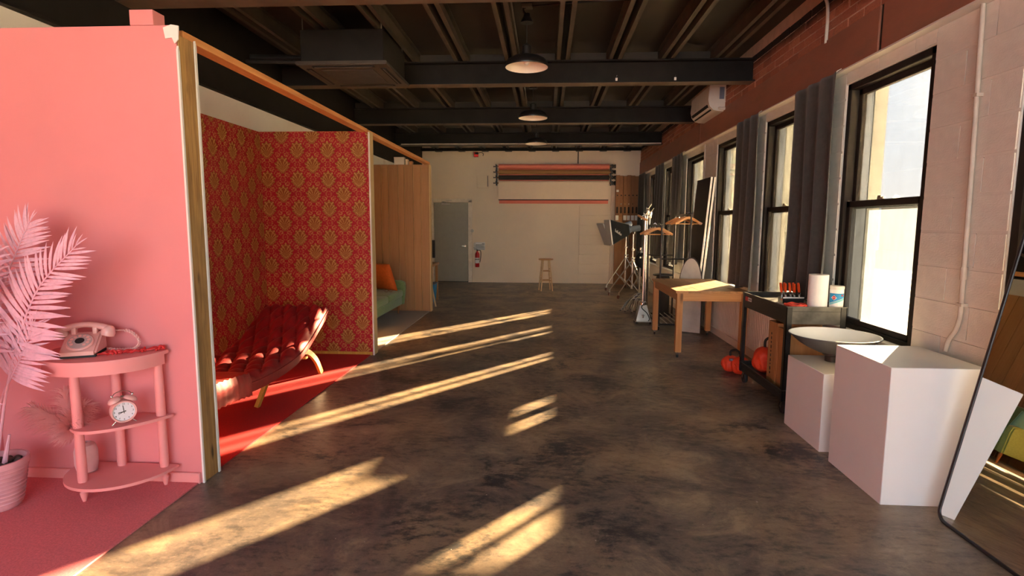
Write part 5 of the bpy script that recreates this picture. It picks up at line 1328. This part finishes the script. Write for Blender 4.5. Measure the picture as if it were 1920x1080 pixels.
def build_ac():
    t = thing('wall_air_conditioner', 'white wall-mounted air conditioner high on the brick beyond the first beam', 'air conditioner', (2.2, 8.07, 3.0))
    ya, yb = 7.63, 8.54
    pr = [(2.318, 3.325), (2.14, 3.325), (2.108, 3.30), (2.095, 3.12), (2.115, 3.045), (2.165, 2.995), (2.22, 2.98), (2.318, 2.975)]
    W(t).prism(pr, ya, yb, 'y', .006).build('casing', m_offw, t)
    g = W(t); g.beam((2.111, ya + .07, 3.053), (2.111, yb - .05, 3.053), .006, .045, (-.5, 0, 1)); g.build('outlet_slot', m_slot, t)
    g = W(t); g.beam((2.150, ya + .07, 3.005), (2.150, yb - .05, 3.005), .006, .022, (-.8, 0, .8)); g.build('outlet_slot', m_slot, t)
    g = W(t); g.beam((2.122, ya + .07, 3.022), (2.122, yb - .05, 3.022), .007, .030, (-.6, 0, 1)); g.build('louver_blade', m_offw, t)
    W(t).box(2.235, 2.295, ya - .004, ya + .002, 3.13, 3.28).build('rating_plate', m_jamb, t)
    g = W(t); g.box(2.096, 2.0985, yb - .30, yb - .22, 3.10, 3.125); g.build('emblem', m_alu, t)
    g = W(t); g.tube(catmull([(2.24, ya + .03, 3.02), (2.245, ya - .03, 3.005), (2.29, ya - .05, 3.0), (2.325, ya - .03, 3.01)], 5), .020, 10); g.build('pipe_elbow', m_offw, t)
    t = thing('ceiling_cassette', 'large dark ceiling air cassette hung between the beams', 'air conditioner', (-1.95, 5.77, 2.985))
    h = .44
    g = G(); o = [(-h, -h), (h, -h), (h, h), (-h, h)]; g.prism(o, 0, .035, 'z', .008); g.build('fascia', m_cassette, t)
    G().box(-.40, .40, -.40, .40, .036, .33, .006).build('body', m_beam, t)
    for r in range(4):
        a = r * PI / 2; c, s = math.cos(a), math.sin(a); g = G(); g.cbox((.365 * c, .365 * s, -.001), (.05, .60, .006), (0, 0, a)); sl = g.build('air_slot', m_slot, t)
        g = G(); g.cbox((.365 * c, .365 * s, -.006), (.022, .56, .006), (0, .4, a)); g.build('flap', m_cassette, sl)
    G().cbox((0, 0, -.003), (.52, .52, .008), None, .002).build('intake_grille', m_joist, t)
    g = G()
    for k in range(22): g.box(-.25, .25, -.25 + k * .0235, -.241 + k * .0235, -.0095, -.006)
    g.build('grille_slats', m_cassette, t, kind='stuff')
    for sx in (-1, 1):
        for sy in (-1, 1): G().tube([(sx * .38, sy * .38, .33), (sx * .38, sy * .38, .535)], .006, 6).build('hanger_rod', m_alu, t)
    G().tube([(-.40, .15, .22), (-.80, .15, .24), (-1.18, .15, .25)], .028, 10).build('pipe', m_black, t); G().tube([(-.40, .06, .16), (-.80, .06, .17), (-1.18, .06, .18)], .020, 10).build('pipe', m_black, t)

def build_conduits():
    t = thing('wall_conduit', 'cream painted conduit running down the block wall right of the near window', 'conduit', (2.335, 3.24, 1.5))
    P = [(2.338, 3.30, 2.69), (2.338, 3.265, 1.75), (2.338, 3.245, 1.02)] + [tuple(p) for p in catmull([(2.338, 3.247, .98), (2.338, 3.27, .91), (2.338, 3.315, .845), (2.338, 3.335, .775)], 5)]
    W(t).tube(P, .0125, 12).build('pipe', m_conduit, t); W(t).tube([(2.338, 3.252, 1.27), (2.338, 3.249, 1.20)], .017, 12).build('coupling', m_conduit, t)
    for z, y in ((2.2, 3.283), (1.05, 3.246)): W(t).box(2.322, 2.358, y - .022, y + .022, z, z + .018).build('strap', m_conduit, t)
    t = thing('wall_conduit', 'thin cream conduit dropping from the lintel beside the leaning black boards', 'conduit', (2.345, 8.60, 2.4))
    W(t).tube([(2.346, 8.60, 2.69), (2.346, 8.60, 1.2)], .011, 8).build('pipe', m_conduit, t); W(t).box(2.334, 2.360, 8.578, 8.622, 2.35, 2.37).build('strap', m_conduit, t)
    t = thing('ceiling_conduit', 'black conduit crossing the ceiling with a cream bend dropping onto the brick', 'conduit', (1.2, 5.15, 3.4))
    W(t).tube(catmull([(-.15, 5.40, 3.500), (.0, 5.22, 3.44), (.25, 5.12, 3.42), (1.2, 5.05, 3.43), (2.12, 5.0, 3.44)], 6), .010, 8).build('pipe', m_black, t)
    W(t).tube(catmull([(2.10, 5.0, 3.44), (2.22, 4.99, 3.42), (2.285, 4.97, 3.34), (2.298, 4.96, 3.20), (2.298, 4.96, 3.0)], 6), .0135, 10).build('bend', m_conduitw, t)
    t = thing('beam_conduit', 'pale thin conduit under the farthest beam', 'conduit', (-.4, 11.55, 3.12))
    W(t).tube([(-3.0, 11.545, 3.118), (2.28, 11.545, 3.118)], .012, 8).build('pipe', m_conduit, t)
    t = thing('ceiling_conduit', 'thin grey conduit running along the ceiling past the pendant lamps', 'conduit', (-.36, 7.5, 3.45))
    W(t).tube([(-.335, 4.3, 3.46), (-.335, 13.9, 3.46)], .010, 8).build('pipe', m_alu, t)
    t = thing('wall_pipe', 'short grey pipe high on the far wall above the backdrop rack', 'pipe', (.775, 14.17, 3.1))
    W(t).tube([(.775, 14.172, 3.29), (.775, 14.172, 3.0)], .014, 8).build('pipe', m_joist, t)
    for x, lb in ((.775, 'small white clip on the first beam, nearer the pendant lamps'), (1.43, 'small white clip on the first beam, nearer the brick wall')):
        t = thing('beam_clip', lb, 'clip', (x, 6.578, 3.115))
        G().box(-.012, .012, -.004, .006, 0, .032, .002).build('clip_plate', m_paper, t); G().tube([(0, -.001, .030), (0, -.001, .052), (.006, -.001, .060)], .003, 6).build('clip_hook', m_chrome, t)

build_stool(); build_extinguisher(); build_wall_things(); build_behind_planks(); build_pendants(); build_ac(); build_conduits()
